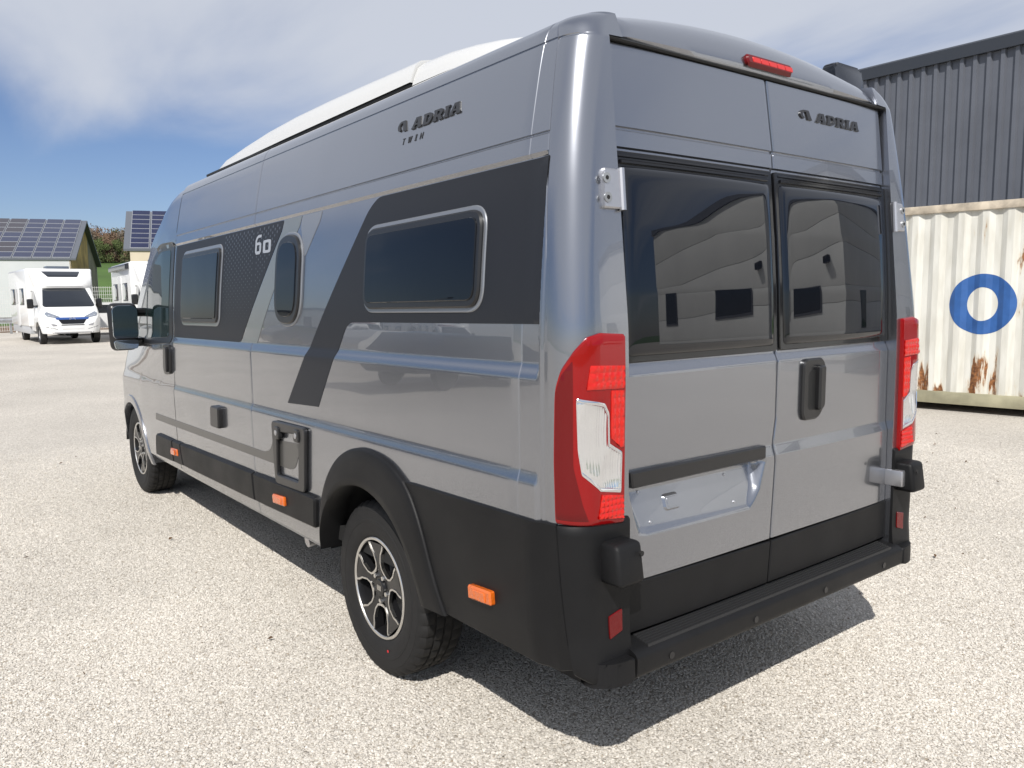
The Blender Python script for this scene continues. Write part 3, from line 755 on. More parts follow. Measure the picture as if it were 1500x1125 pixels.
def word(txt, u0, v0, h, gap, shear, wscale, F, m, parent, name, depth, dirx=-1):
    x = 0
    for ch in txt:
        w, loops = GL[ch]
        L = [[(u0 + dirx * (x + a * wscale * h + b * h * shear), v0 + b * h) for a, b in lp] for lp in loops]
        glyph_mesh(name, L, F, depth, m, parent)
        x += w * wscale * h + gap
def total(txt, h, ws, gap): return sum(GL[c_][0] * ws * h + gap for c_ in txt) - gap
side_u = lambda u, v, o=0.0: (u, P(v, u) + o, v)
word('@', 1.085, 2.226, .040, 0, .10, 1.55, S, decal_blk, van, 'emblem_mark', .005)
word('ADRIA', .978, 2.221, .040, .008, .16, 1.52, S, decal_blk, van, 'emblem_letter', .005)
word('TWIN', 1.040, 2.174, .023, .0255, .22, 1.0, S, decal_blk, van, 'small_letter', .002)
RRl = lambda u, v, o=0.0: RR(u, v, o)
word('@', -.181, 2.232, .034, 0, .05, 2.05, RRl, decal_blk, doorR, 'emblem_mark', .005)
word('ADRIA', -.290, 2.230, .036, .008, .10, 1.60, RRl, decal_blk, doorR, 'emblem_letter', .005)
word('6', 2.535, 1.852, .100, 0, .0, 1.35, lambda u, v, o=0.0: S(u, v, o + .002), emblem_lt, van, 'decal_numeral', .001)
word('0', 2.422, 1.853, .092, 0, .0, 1.85, lambda u, v, o=0.0: S(u, v, o + .002), emblem_lt, van, 'decal_numeral', .001)

# ---- cab details
GS = CABSIDE
for sy in (1, -1):
    SS = mirror_side(CABSIDE, sy)
    seal = roundpoly([(4.09, 1.345), (4.09, 2.035), (4.50, 2.045), (4.74, 1.945), (5.44, 1.415), (5.40, 1.33), (4.80, 1.315)], [.06, .06, .1, .08, .04, .03, .1], 5)
    dw = panel('front_door_seal', seal, SS, .004, .006, plastic_s, van, bev=.002, du=.06, dv=.04)
    panel('front_door_glass', roundpoly([(4.17, 1.385), (4.17, 1.985), (4.47, 1.985), (4.70, 1.90), (4.86, 1.79), (4.86, 1.365)], [.06, .05, .08, .02, .02, .05], 5), SS, .0065, .004, cab_glass, dw, bev=.001, du=.06, dv=.04)
    panel('quarter_glass', roundpoly([(4.92, 1.36), (4.92, 1.735), (5.32, 1.43), (5.30, 1.36)], .03, 4), SS, .0065, .004, cab_glass, dw, bev=.001, du=.06, dv=.04)
    hb = panel('front_door_handle', roundpoly([(4.265, 1.335), (4.105, 1.335), (4.085, 1.29), (4.11, 1.135), (4.25, 1.12), (4.285, 1.16)], .03, 4), SS, .016, .02, plastic_s, van, bev=.006, du=.05, dv=.04)
    panel('handle_grip', roundpoly([(4.19, 1.32), (4.12, 1.32), (4.135, 1.145), (4.20, 1.145)], .02, 4), SS, .034, .02, plastic_s, hb, bev=.006, du=.05, dv=.04)
    # mirror on two arms
    mb = bmesh.new(); box_bm(mb, -.065, .06, -.110, .110, -.180, .180, .05, 4)
    for v_ in mb.verts:
        if v_.co.x > 0: v_.co.y *= .86; v_.co.z *= .92
        if v_.co.z < -.1: v_.co.y *= .92
    ms = from_bm('door_mirror', mb, plastic_s, van); ms.location = (4.98, sy * 1.155, 1.452); ms.rotation_euler = (0, 0, sy * rad(10))
    def mf(u, v, o=0.0): return (-.065 - o, u, v)
    panel('mirror_glass', roundpoly([(-.093, -.088), (.093, -.088), (.093, .138), (.06, .160), (-.06, .160), (-.093, .138)], .03, 4), mf, .003, .01, mirror_g, ms, bev=.002, du=.5, dv=.5)
    panel('wide_angle_glass', roundpoly([(-.083, -.168), (.083, -.168), (.093, -.102), (-.093, -.102)], .02, 4), lambda u, v, o=0.0: (-.065 - o - .006 * (1 - (u / .1) ** 2), u, v), .003, .01, mirror_g, ms, bev=.002, du=.02, dv=.02)
    for z in (1.33, 1.56): tube('mirror_arm', [(5.06, sy * .90, z), (5.0, sy * 1.10, z)], .034, plastic_s, ms, 10).matrix_parent_inverse = ms.matrix_basis.inverted()
bpy.context.view_layer.update()
ws = panel('windscreen', roundpoly([(.70, 2.17), (-.70, 2.17), (-.84, 1.40), (.84, 1.40)], .08, 6), FRONT, .004, .006, cab_glass, van, bev=.002, du=.08, dv=.05, ang=60)

# ---- elevating roof and awning
def shell(name, stations, m, parent):
    prof = [(1.0, 0), (.985, .35), (.965, .70), (.935, .90), (.88, 1.0), (.5, 1.08), (0, 1.12)]
    V = []; F_ = []; n = 2 * len(prof) - 1
    for x, w, z0, z1 in stations:
        pts = [(w * a, z0 + (z1 - z0) * b) for a, b in prof]
        for y, z in pts + [(-y, z) for y, z in pts[-2::-1]]: V.append((x, y, z))
    for i in range(len(stations) - 1):
        for j in range(n - 1): F_.append((i * n + j, i * n + j + 1, (i + 1) * n + j + 1, (i + 1) * n + j))
    F_.append(tuple(range(n))); e = (len(stations) - 1) * n; F_.append(tuple(e + j for j in range(n))[::-1])
    return build(name, V, F_, m, parent, ang=38, recalc=True)
pr = shell('elevating_roof', [(1.165, .835, 2.450, 2.552), (1.30, .835, 2.450, 2.554), (1.6, .835, 2.450, 2.562), (2.0, .835, 2.450, 2.570), (2.4, .835, 2.450, 2.572), (2.8, .83, 2.450, 2.566), (3.2, .825, 2.450, 2.546), (3.5, .82, 2.450, 2.522), (3.68, .80, 2.450, 2.500), (3.80, .76, 2.452, 2.474), (3.86, .70, 2.450, 2.462)], white_gel, van)
box('roof_gasket', 1.17, 3.80, -.828, .828, 2.436, 2.4515, rubber, pr, bev=.003)
shell('rear_roof_shell', [(.46, .72, 2.436, 2.462), (.54, .79, 2.436, 2.480), (.66, .81, 2.436, 2.500), (.80, .822, 2.436, 2.518), (.95, .828, 2.436, 2.532), (1.10, .83, 2.436, 2.538), (1.158, .83, 2.436, 2.538)], white_gel, van)
aw = prism('awning', roundpoly([(-.80, 2.455), (-.965, 2.455), (-1.000, 2.48), (-1.000, 2.55), (-.97, 2.575), (-.78, 2.575)], [.01, .02, .03, .03, .02, .03], 4), .36, 4.0, mat('anthracite_case', (.02, .022, .028), .3, 0, .5, .1), van, axis='x')
prism('awning_end_cap', roundpoly([(-.79, 2.450), (-.97, 2.450), (-1.006, 2.478), (-1.006, 2.552), (-.972, 2.582), (-.76, 2.582)], [.01, .02, .03, .03, .02, .03], 4), .30, .362, mat('awning_cap_black', (.010, .012, .018), .25, 0, .5, .1), aw, axis='x', bev=.012)

# ---- wheels
def make_wheel(parent, loc, sy, rot=0.0, mirror=False, simple=False):
    w = empty('wheel', loc, 0, parent); w.rotation_euler = (0, -TH if parent is van else 0, 0)
    # local: axle along y, outer face towards +y (times sy); outer face at y = 0
    R = .372; N = 168
    prof = [(.205, -.200), (.212, -.215), (.26, -.222), (.32, -.224), (.350, -.215), (.362, -.205), (.3715, -.190), (.372, -.160), (.372, -.153), (.364, -.151), (.364, -.143), (.372, -.141), (.373, -.118), (.373, -.112), (.364, -.110), (.364, -.102), (.373, -.100), (.373, -.077), (.372, -.071), (.364, -.069), (.364, -.061), (.372, -.059), (.3715, -.030), (.362, -.016), (.352, -.008), (.338, -.0025), (.336, -.0025), (.333, .000), (.300, .002), (.298, .0035), (.285, .0035), (.283, .002), (.255, .0), (.235, -.006), (.222, -.013), (.216, -.018), (.208, -.030)]
    if simple: N = 40
    V = []; F_ = []; n = len(prof)
    for k in range(N):
        a = 2 * math.pi * k / N
        for j, (r, y) in enumerate(prof):
            rr = r
            if not simple:
                if r > .3705:
                    blk = 0 if y < -.15 or y > -.06 else 2
                    ph = (k + (blk if -.15 < y < -.06 else 0) + (1 if -.12 < y < -.1 else 0)) % 4
                    if ph == 0: rr = r - .0065
                elif (.345 < r < .3705) and (y > -.02 or y < -.2):
                    if k % 4 == 0: rr = r - .006
            V.append((rr * math.cos(a), sy * y, rr * math.sin(a)))
    for k in range(N):
        for j in range(n - 1): F_.append((k * n + j, k * n + j + 1, ((k + 1) % N) * n + j + 1, ((k + 1) % N) * n + j))
    build('tyre', V, F_, tyre_m, w, ang=30, recalc=True)
    # barrel and lip
    def lathe(name, prof, m, N=64, parent=w):
        V = []; F_ = []; n = len(prof)
        for k in range(N):
            a = 2 * math.pi * k / N
            for r, y in prof: V.append((r * math.cos(a), sy * y, r * math.sin(a)))
        for k in range(N):
            for j in range(n - 1): F_.append((k * n + j, k * n + j + 1, ((k + 1) % N) * n + j + 1, ((k + 1) % N) * n + j))
        return build(name, V, F_, m, parent, ang=30, recalc=True)
    lathe('rim_lip', [(.2105, -.030), (.2175, -.017), (.2180, -.012), (.2150, -.0095), (.2060, -.0095), (.2030, -.014)], silver)
    lathe('rim_barrel', [(.2035, -.0135), (.198, -.03), (.192, -.075), (.188, -.15), (.14, -.16), (.02, -.15)], spoke_bk)
    lathe('brake_disc', [(.15, -.12), (.15, -.112), (.09, -.108), (.07, -.08), (.0, -.08)], galv, 40)
    # five spokes and machined edges: outline of the five openings
    def spoke_poly(i):
        a0 = rot + 2 * math.pi * i / 5
        pts = [(.058, -34), (.066, -14), (.110, -10.5), (.150, -13.5), (.180, -19.5), (.2055, -20), (.2055, 20), (.180, 19.5), (.150, 13.5), (.110, 10.5), (.066, 14), (.058, 34)]
        return [(r * math.cos(a0 + rad(d)), r * math.sin(a0 + rad(d))) for r, d in pts]
    bm = bmesh.new()
    def face_y(r): return -.0125 - .020 * (1 - min(1, r / .2)) ** 1.2
    for i in range(5):
        P_ = spoke_poly(i); c0 = bm.verts.new((0, sy * (face_y(0) - .004), 0))
        T = [bm.verts.new((x, sy * face_y(math.hypot(x, z)), z)) for x, z in P_]; L = [bm.verts.new((x, sy * (face_y(math.hypot(x, z)) - .04), z)) for x, z in P_]
        m_ = len(T) // 2
        mids = []
        for q in range(m_): 
            if q < m_ - 1: bm.faces.new((T[q], T[q + 1], T[len(T) - 2 - q], T[len(T) - 1 - q]))
        for q in range(len(T) - 1): bm.faces.new((T[q], T[q + 1], L[q + 1], L[q]))
    from_bm('spokes', bm, spoke_bk, w, ang=25)
    lathe('hub', [(.070, -.045), (.070, -.031), (.062, -.0265), (.040, -.0265), (.037, -.018), (.033, -.0155), (.0, -.0150)], spoke_bk, 40)
    # silver edges along each opening (between spoke i and i+1)
    bm = bmesh.new()
    for i in range(5):
        a0 = rot + 2 * math.pi * (i + .5) / 5
        path = [(.198, 17.5), (.176, 18.5), (.150, 23.0), (.112, 25.0), (.088, 20.0), (.080, 9), (.080, -9), (.088, -20.0), (.112, -25.0), (.150, -23.0), (.176, -18.5), (.198, -17.5)]
        wd = [.007, .007, .006, .006, .007, .009, .009, .007, .006, .006, .007, .007]
        pts = [Vector((r * math.cos(a0 + rad(d)), r * math.sin(a0 + rad(d)))) for r, d in path]
        prev = None
        for q, p in enumerate(pts):
            t = (pts[min(q + 1, len(pts) - 1)] - pts[max(q - 1, 0)]).normalized(); nn = Vector((-t.y, t.x)); 
            if nn.dot(Vector((math.cos(a0), math.sin(a0))) * .14 - p) > 0: nn = -nn
            A = p - nn * .0015; B_ = p + nn * wd[q]
            row = [bm.verts.new((A.x, sy * (face_y(A.length) - .012), A.y)), bm.verts.new((A.x, sy * (face_y(A.length) + .003), A.y)), bm.verts.new((B_.x, sy * (face_y(B_.length) + .003), B_.y)), bm.verts.new((B_.x, sy * (face_y(B_.length) - .003), B_.y))]
            if prev:
                for z in range(3): bm.faces.new((prev[z], prev[z + 1], row[z + 1], row[z]))
            prev = row
    from_bm('machined_edges', bm, silver, w, ang=25)
    for i in range(5):
        a = rot + 2 * math.pi * (i + .5) / 5; x, z = .056 * math.cos(a), .056 * math.sin(a)
        tube('wheel_bolt', [(x, sy * -.030, z), (x, sy * -.014, z)], [.0115, .0095], silver, w, 8)
    # bars of the centre emblem
    for q in (-1.5, -.5, .5, 1.5):
        bmq = bmesh.new(); box_bm(bmq, q * .0085 - .0026, q * .0085 + .0026, *sorted((sy * -.0155, sy * -.0138)), -.011, .011)
        from_bm('cap_emblem', bmq, silver, w)
    return w
RZ = .368
w1 = make_wheel(van, (RW[0] - .0, .998, RZ + TH * RW[0]), 1, rad(14))
w2 = make_wheel(van, (FW[0], .998, RZ + TH * FW[0]), 1, rad(40))
make_wheel(van, (RW[0], -.998, RZ + TH * RW[0]), -1, rad(5)); make_wheel(van, (FW[0], -.998, RZ + TH * FW[0]), -1, rad(25))
tube('paint_dot', [(.26 * math.cos(rad(-112)), .004, .26 * math.sin(rad(-112))), (.26 * math.cos(rad(-112)), .0052, .26 * math.sin(rad(-112)))], .006, mat('red_paint_dot', (.6, .02, .03), .6), w1, 10)
tube('rear_axle', [(RW[0], -.9, RZ + .01), (RW[0], .9, RZ + .01)], .045, under, van, 10)
tube('front_axle', [(FW[0], -.9, RZ + .05), (FW[0], .9, RZ + .05)], .04, under, van, 10)

# ------------------------------------------------------------------ ground
def ground_mat():
    m = bpy.data.materials.new('limestone_gravel'); m.use_nodes = True; nt = m.node_tree; p = nt.nodes['Principled BSDF']; L = nt.links.new
    t = nt.nodes.new('ShaderNodeTexCoord')
    def vor(scale, feat='F1'):
        v = nt.nodes.new('ShaderNodeTexVoronoi'); v.inputs['Scale'].default_value = scale; v.feature = feat; L(t.outputs['Object'], v.inputs['Vector']); return v
    v1 = vor(80); v2 = vor(140); ns = nt.nodes.new('ShaderNodeTexNoise'); ns.inputs['Scale'].default_value = .45; ns.inputs['Detail'].default_value = 8; L(t.outputs['Object'], ns.inputs['Vector'])
    sp = nt.nodes.new('ShaderNodeSeparateColor'); L(v1.outputs['Color'], sp.inputs[0])
    r = nt.nodes.new('ShaderNodeValToRGB'); L(sp.outputs[0], r.inputs[0])
    e = r.color_ramp.elements; e[0].position = 0; e[0].color = (.36, .32, .265, 1); e[1].position = 1; e[1].color = (.69, .645, .575, 1)
    q = r.color_ramp.elements.new(.12); q.color = (.49, .45, .395, 1); q = r.color_ramp.elements.new(.55); q.color = (.555, .515, .46, 1)
    g = nt.nodes.new('ShaderNodeMapRange'); L(ns.outputs['Fac'], g.inputs[0]); g.inputs[1].default_value = .3; g.inputs[2].default_value = .7; g.inputs[3].default_value = .86; g.inputs[4].default_value = 1.06
    mx = nt.nodes.new('ShaderNodeVectorMath'); mx.operation = 'SCALE'; L(r.outputs[0], mx.inputs[0]); L(g.outputs[0], mx.inputs['Scale'])
    L(mx.outputs[0], p.inputs['Base Color']); p.inputs['Roughness'].default_value = .85; p.inputs['Specular IOR Level'].default_value = .25
    inv = nt.nodes.new('ShaderNodeMath'); inv.operation = 'SUBTRACT'; inv.inputs[0].default_value = 1; L(v1.outputs['Distance'], inv.inputs[1])
    sm = nt.nodes.new('ShaderNodeMath'); sm.operation = 'MULTIPLY_ADD'; L(sp.outputs[1], sm.inputs[0]); sm.inputs[1].default_value = .7; L(inv.outputs[0], sm.inputs[2])
    inv2 = nt.nodes.new('ShaderNodeMath'); inv2.operation = 'MULTIPLY_ADD'; L(v2.outputs['Distance'], inv2.inputs[0]); inv2.inputs[1].default_value = -.5; L(sm.outputs[0], inv2.inputs[2])
    b = nt.nodes.new('ShaderNodeBump'); b.inputs['Strength'].default_value = 1; b.inputs['Distance'].default_value = .006; L(inv2.outputs[0], b.inputs['Height']); L(b.outputs[0], p.inputs['Normal'])
    return m
gravel_m = ground_mat()
grass_m = mat('meadow_grass', (.075, .13, .028), .9, var=.35, var_scale=.15, bump=.05, bump_scale=3)
def sheet(name, pts, m): return build(name, pts, [tuple(range(len(pts)))], m, smooth=False)
tag(sheet('ground', [(-600, -900, -.02), (1200, -900, -.02), (1200, 900, -.02), (-600, 900, -.02)], grass_m), kind='structure')
yard = tag(sheet('gravel_yard', [(-60, -60, 0), (60, -60, 0), (60, 5, 0), (160, 5, 0), (160, 160, 0), (-60, 160, 0)], gravel_m), kind='structure')

# ------------------------------------------------------------------ loose stones on the yard
def pebble_mesh(seed, m):
    rnd = random.Random(seed); bm = bmesh.new(); bmesh.ops.create_icosphere(bm, subdivisions=1, radius=1.0)
    for v_ in bm.verts:
        v_.co *= rnd.uniform(.72, 1.2); v_.co.z *= .6; v_.co.x *= 1.2
    me = bpy.data.meshes.new('stone'); bm.to_mesh(me); bm.free(); me.materials.append(m); return me
def stone_mat():
    m = bpy.data.materials.new('loose_stone'); m.use_nodes = True; nt = m.node_tree; p = nt.nodes['Principled BSDF']
    oi = nt.nodes.new('ShaderNodeObjectInfo'); r = nt.nodes.new('ShaderNodeValToRGB'); nt.links.new(oi.outputs['Random'], r.inputs[0])
    e = r.color_ramp.elements; e[0].color = (.32, .27, .21, 1); e[1].color = (.75, .70, .63, 1)
    for pos, c_ in ((.05, (.49, .455, .40, 1)), (.4, (.56, .525, .47, 1)), (.75, (.61, .575, .52, 1))): q = e.new(pos); q.color = c_
    ge = nt.nodes.new('ShaderNodeNewGeometry'); ns = nt.nodes.new('ShaderNodeTexNoise'); ns.inputs['Scale'].default_value = .45; ns.inputs['Detail'].default_value = 8; nt.links.new(ge.outputs['Position'], ns.inputs['Vector'])
    g = nt.nodes.new('ShaderNodeMapRange'); nt.links.new(ns.outputs['Fac'], g.inputs[0]); g.inputs[1].default_value = .3; g.inputs[2].default_value = .7; g.inputs[3].default_value = .86; g.inputs[4].default_value = 1.06
    mx = nt.nodes.new('ShaderNodeVectorMath'); mx.operation = 'SCALE'; nt.links.new(r.outputs[0], mx.inputs[0]); nt.links.new(g.outputs[0], mx.inputs['Scale'])
    nt.links.new(mx.outputs[0], p.inputs['Base Color']); p.inputs['Roughness'].default_value = .85; p.inputs['Specular IOR Level'].default_value = .25
    return m
sm_ = stone_mat()
stone_col = bpy.data.collections.new('stone_shapes')
for i in range(5):
    so = bpy.data.objects.new('stone_shape', pebble_mesh(30 + i, sm_)); stone_col.objects.link(so)
def gravel_scatter():
    def gpt(px, py):
        d = CAM_R * ((px - 750) / 1166.1) - CAM_U * ((py - 562.5) / 1166.1) + CAM_F
        t = -CAM_P.z / d.z; q = CAM_P + d * t; return (q.x, q.y, 0.001)
    poly = [gpt(-60, 1170), gpt(1560, 1170), gpt(1560, 600), gpt(-60, 600)]
    NG = 28; A_, B_, C_, D_ = [Vector(p) for p in poly]
    GV = [tuple((A_ * (1 - u) + B_ * u) * (1 - v) + (D_ * (1 - u) + C_ * u) * v) for v in [(i / NG) ** 1.6 for i in range(NG + 1)] for u in [j / NG for j in range(NG + 1)]]
    o = build('gravel', GV, [(i * (NG + 1) + j, i * (NG + 1) + j + 1, (i + 1) * (NG + 1) + j + 1, (i + 1) * (NG + 1) + j) for i in range(NG) for j in range(NG)], gravel_m, smooth=False)
    g = bpy.data.node_groups.new('scatter_stones', 'GeometryNodeTree')
    g.interface.new_socket(name='Geometry', in_out='INPUT', socket_type='NodeSocketGeometry'); g.interface.new_socket(name='Geometry', in_out='OUTPUT', socket_type='NodeSocketGeometry')
    N = g.nodes.new; L = g.links.new
    gi, go = N('NodeGroupInput'), N('NodeGroupOutput')
    dp = N('GeometryNodeDistributePointsOnFaces'); ps = N('GeometryNodeInputPosition'); ds = N('ShaderNodeVectorMath'); ds.operation = 'DISTANCE'; ds.inputs[1].default_value = (CAM_P.x, CAM_P.y, 0); g.links.new(ps.outputs[0], ds.inputs[0])
    fd = N('ShaderNodeMapRange'); g.links.new(ds.outputs['Value'], fd.inputs[0]); fd.inputs[1].default_value = 4.2; fd.inputs[2].default_value = 10.0; fd.inputs[3].default_value = STONE_DENSITY; fd.inputs[4].default_value = 0.0; g.links.new(fd.outputs[0], dp.inputs['Density'])
    dp.inputs['Seed'].default_value = 4
    ci = N('GeometryNodeCollectionInfo'); ci.inputs['Collection'].default_value = stone_col; ci.inputs['Separate Children'].default_value = True; ci.inputs['Reset Children'].default_value = True
    ip = N('GeometryNodeInstanceOnPoints'); ip.inputs['Pick Instance'].default_value = True
    rv = N('FunctionNodeRandomValue'); rv.data_type = 'FLOAT_VECTOR'; rv.inputs[0].default_value = (-.5, -.5, 0); rv.inputs[1].default_value = (.5, .5, 6.28)
    rs = N('FunctionNodeRandomValue'); rs.data_type = 'FLOAT'; rs.inputs[2].default_value = .0029; rs.inputs[3].default_value = .0063; rs.inputs['Seed'].default_value = 9
    L(gi.outputs[0], dp.inputs['Mesh']); L(dp.outputs['Points'], ip.inputs['Points']); L(ci.outputs[0], ip.inputs['Instance']); L(rv.outputs[0], ip.inputs['Rotation']); L(rs.outputs[1], ip.inputs['Scale']); L(ip.outputs[0], go.inputs[0])
    md = o.modifiers.new('scatter', 'NODES'); md.node_group = g
    return o
STONE_DENSITY = 14000
tag(gravel_scatter(), 'loose pale limestone chippings covering the yard around the van', 'gravel', kind='stuff')

def litter():
    rnd = random.Random(11); V = []; F_ = []
    for k in range(90):
        x, y = rnd.uniform(-.6, 8), rnd.uniform(-7.5, 4.5)
        if -1.05 < y < 1.05 and x > -.1: continue
        a = rnd.uniform(0, 6.28); L_ = rnd.uniform(.008, .022); w_ = L_ * rnd.uniform(.3, .6); c_, s_ = math.cos(a), math.sin(a); i = len(V)
        for u, v, z in ((-1, 0, .012), (0, -1, .016), (1, 0, .020), (0, 1, .024), (0, 0, .013)): V.append((x + u * L_ * c_ - v * w_ * s_, y + u * L_ * s_ + v * w_ * c_, z))
        F_ += [(i, i + 1, i + 4), (i + 1, i + 2, i + 4), (i + 2, i + 3, i + 4), (i + 3, i, i + 4)]
    return build('leaf_litter', V, F_, mat('dead_leaf', (.10, .055, .025), .9, var=.4, var_scale=3), smooth=False)
tag(litter(), 'scraps of dry brown leaf scattered over the gravel', 'leaves', kind='stuff')

# ------------------------------------------------------------------ shipping container
def container_mat():
    m = bpy.data.materials.new('weathered_cream_paint'); m.use_nodes = True; nt = m.node_tree; p = nt.nodes['Principled BSDF']; L = nt.links.new; N = nt.nodes.new
    t = N('ShaderNodeTexCoord'); sp = N('ShaderNodeSeparateXYZ'); L(t.outputs['Object'], sp.inputs[0])
    mp_ = N('ShaderNodeMapping'); mp_.inputs['Scale'].default_value = (5.0, 5.0, .9); L(t.outputs['Object'], mp_.inputs[0])
    a = N('ShaderNodeTexNoise'); a.inputs['Scale'].default_value = 1.3; a.inputs['Detail'].default_value = 6; a.inputs['Roughness'].default_value = .62; L(mp_.outputs[0], a.inputs['Vector'])
    low = N('ShaderNodeMapRange'); L(sp.outputs['Z'], low.inputs[0]); low.inputs[1].default_value = .15; low.inputs[2].default_value = .85; low.inputs[3].default_value = .235; low.inputs[4].default_value = 0.06
    s = N('ShaderNodeMath'); s.operation = 'ADD'; L(a.outputs['Fac'], s.inputs[0]); L(low.outputs[0], s.inputs[1])
    rm = N('ShaderNodeMapRange'); L(s.outputs[0], rm.inputs[0]); rm.inputs[1].default_value = .735; rm.inputs[2].default_value = .775
    b = N('ShaderNodeTexNoise'); b.inputs['Scale'].default_value = 2.2; b.inputs['Detail'].default_value = 7; L(mp_.outputs[0], b.inputs['Vector'])
    cr = N('ShaderNodeValToRGB'); L(b.outputs['Fac'], cr.inputs[0]); e = cr.color_ramp.elements; e[0].position = .3; e[0].color = (.53, .515, .455, 1); e[1].position = .62; e[1].color = (.66, .65, .595, 1)
    c2 = N('ShaderNodeTexNoise'); c2.inputs['Scale'].default_value = 30; c2.inputs['Detail'].default_value = 5; L(t.outputs['Object'], c2.inputs['Vector'])
    rr = N('ShaderNodeValToRGB'); L(c2.outputs['Fac'], rr.inputs[0]); e = rr.color_ramp.elements; e[0].position = .35; e[0].color = (.10, .035, .012, 1); e[1].position = .7; e[1].color = (.34, .14, .045, 1)
    # a paler stain round each rust patch
    st = N('ShaderNodeMapRange'); L(s.outputs[0], st.inputs[0]); st.inputs[1].default_value = .69; st.inputs[2].default_value = .76; st.inputs[4].default_value = .5
    m1 = N('ShaderNodeMixRGB'); L(st.outputs[0], m1.inputs[0]); L(cr.outputs[0], m1.inputs[1]); m1.inputs[2].default_value = (.50, .36, .20, 1)
    m2 = N('ShaderNodeMixRGB'); L(rm.outputs[0], m2.inputs[0]); L(m1.outputs[0], m2.inputs[1]); L(rr.outputs[0], m2.inputs[2])
    L(m2.outputs[0], p.inputs['Base Color']); p.inputs['Roughness'].default_value = .6
    bp = N('ShaderNodeBump'); bp.inputs['Distance'].default_value = .004; L(b.outputs['Fac'], bp.inputs['Height']); L(bp.outputs[0], p.inputs['Normal'])
    return m
cont_m = container_mat(); rail_m = mat('khaki_rail_paint', (.30, .28, .19), .7, var=.3, var_scale=3)
rustrail = mat('rusty_top_rail', (.44, .38, .30), .75, var=.45, var_scale=5)
CO = empty('shipping_container', (3.10, -8.405, .10)); CO.rotation_euler = (0, 0, rad(188)); CH = 2.60
tag(CO, 'cream corrugated shipping container with rust streaks and a blue ring', 'container')
# local: length along x, face at y = 0 looking towards -y (after the turn it faces the van), body behind at +y
PIT = .278
def corr(u):
    t = ((u + 5) / PIT) % 1.0
    return lin([(0, 0), (.26, 0), (.50, .036), (.76, .036), (1.0, 0)], t)
def corr_us(a, b):
    us = [a]; k = math.floor((a + 5) / PIT) - 1
    while True:
        base = k * PIT - 5
        for q in (0, .26, .50, .76):
            u = base + q * PIT
            if a < u < b: us.append(u)
        k += 1
        if base > b: break
    return us + [b]
def corr_panel(name, a, b, z0, z1, m, parent, o=0.0):
    us = corr_us(a, b); V = [(u, .02 + corr(u) - o, z) for u in us for z in (z0, z1)]
    return build(name, V, [(2 * i, 2 * i + 2, 2 * i + 3, 2 * i + 1) for i in range(len(us) - 1)], m, parent, smooth=False)
CA, CB = -2.9, 3.16
corr_panel('side_panel', CA + .1, CB - .1, .16, CH - .10, cont_m, CO)
box('top_rail', CA, CB, 0, .09, CH - .10, CH, rustrail, CO, bev=.004)
box('bottom_rail', CA, CB, 0, .10, .0, .16, rail_m, CO, bev=.004)
for x in (CA, CB - .12): box('corner_post', x, x + .12, -.006, .14, .0, CH + .006, cont_m, CO, bev=.004)
box('end_wall', CA + .02, CB - .02, .10, 2.42, .02, CH - .02, cont_m, CO)
for x in (CA, CB - .18):
    for z in (-.006, CH - .115): box('corner_casting', x - .004, x + .18, -.012, .17, z, z + .12, rustrail, CO, bev=.008)
def ring_part():
    c0, zc = .318, 1.312
    def CF_(u, z, o=0.0): return (u, .02 + corr(u) - o, z)
    return panel('painted_ring', [(c0 + .385 * math.cos(rad(a * 3.75)), zc + .385 * math.sin(rad(a * 3.75))) for a in range(96)], CF_, .0025, .002, mat('blue_sign_paint', (.028, .10, .30), .5, var=.12, var_scale=9), CO, bev=.0005, du=9, dv=.1, holes=[[(c0 + .176 * math.cos(rad(-a * 7.5)), zc + .215 * math.sin(rad(-a * 7.5))) for a in range(48)]], ulines=corr_us(c0 - .5, c0 + .5), ang=10)
ring_part()

# ------------------------------------------------------------------ dark clad hall behind the container
clad = mat('slate_grey_cladding', (.118, .126, .148), .42, .15, var=.10, var_scale=1.2)
HB = empty('industrial_hall', (16.5, -14, 0)); tag(HB, 'slate grey ribbed metal hall rising behind the cream container', 'building')
def ribs():
    V = []; F_ = []; x = -14.0; us = []
    while x < 14:
        us += [(x, 0), (x + .135, 0), (x + .155, .055), (x + .22, .055), (x + .24, 0)]; x += .24
    seq = []
    for u in us:
        if not seq or u[0] - seq[-1][0] > 1e-4: seq.append(u)
    for u, y in seq: V += [(u, y, .0), (u, y, 6.02)]
    F_ = [(2 * i, 2 * i + 1, 2 * i + 3, 2 * i + 2) for i in range(len(seq) - 1)]
    return build('ribbed_wall', V, F_, clad, HB, smooth=False)
ribs()
prism('eaves_flashing', [(-.02, 5.98), (.11, 5.98), (.11, 6.20), (.06, 6.24), (-.4, 6.30), (-.4, 6.0)], -14.2, 14.2, mat('dark_flashing', (.040, .045, .055), .4, .2), HB, axis='x')
box('roof', -14, 14, -16, -.42, 6.05, 6.28, clad, HB); box('rear_wall', -13.9, 13.9, -16, -.2, 0, 6.05, clad, HB)

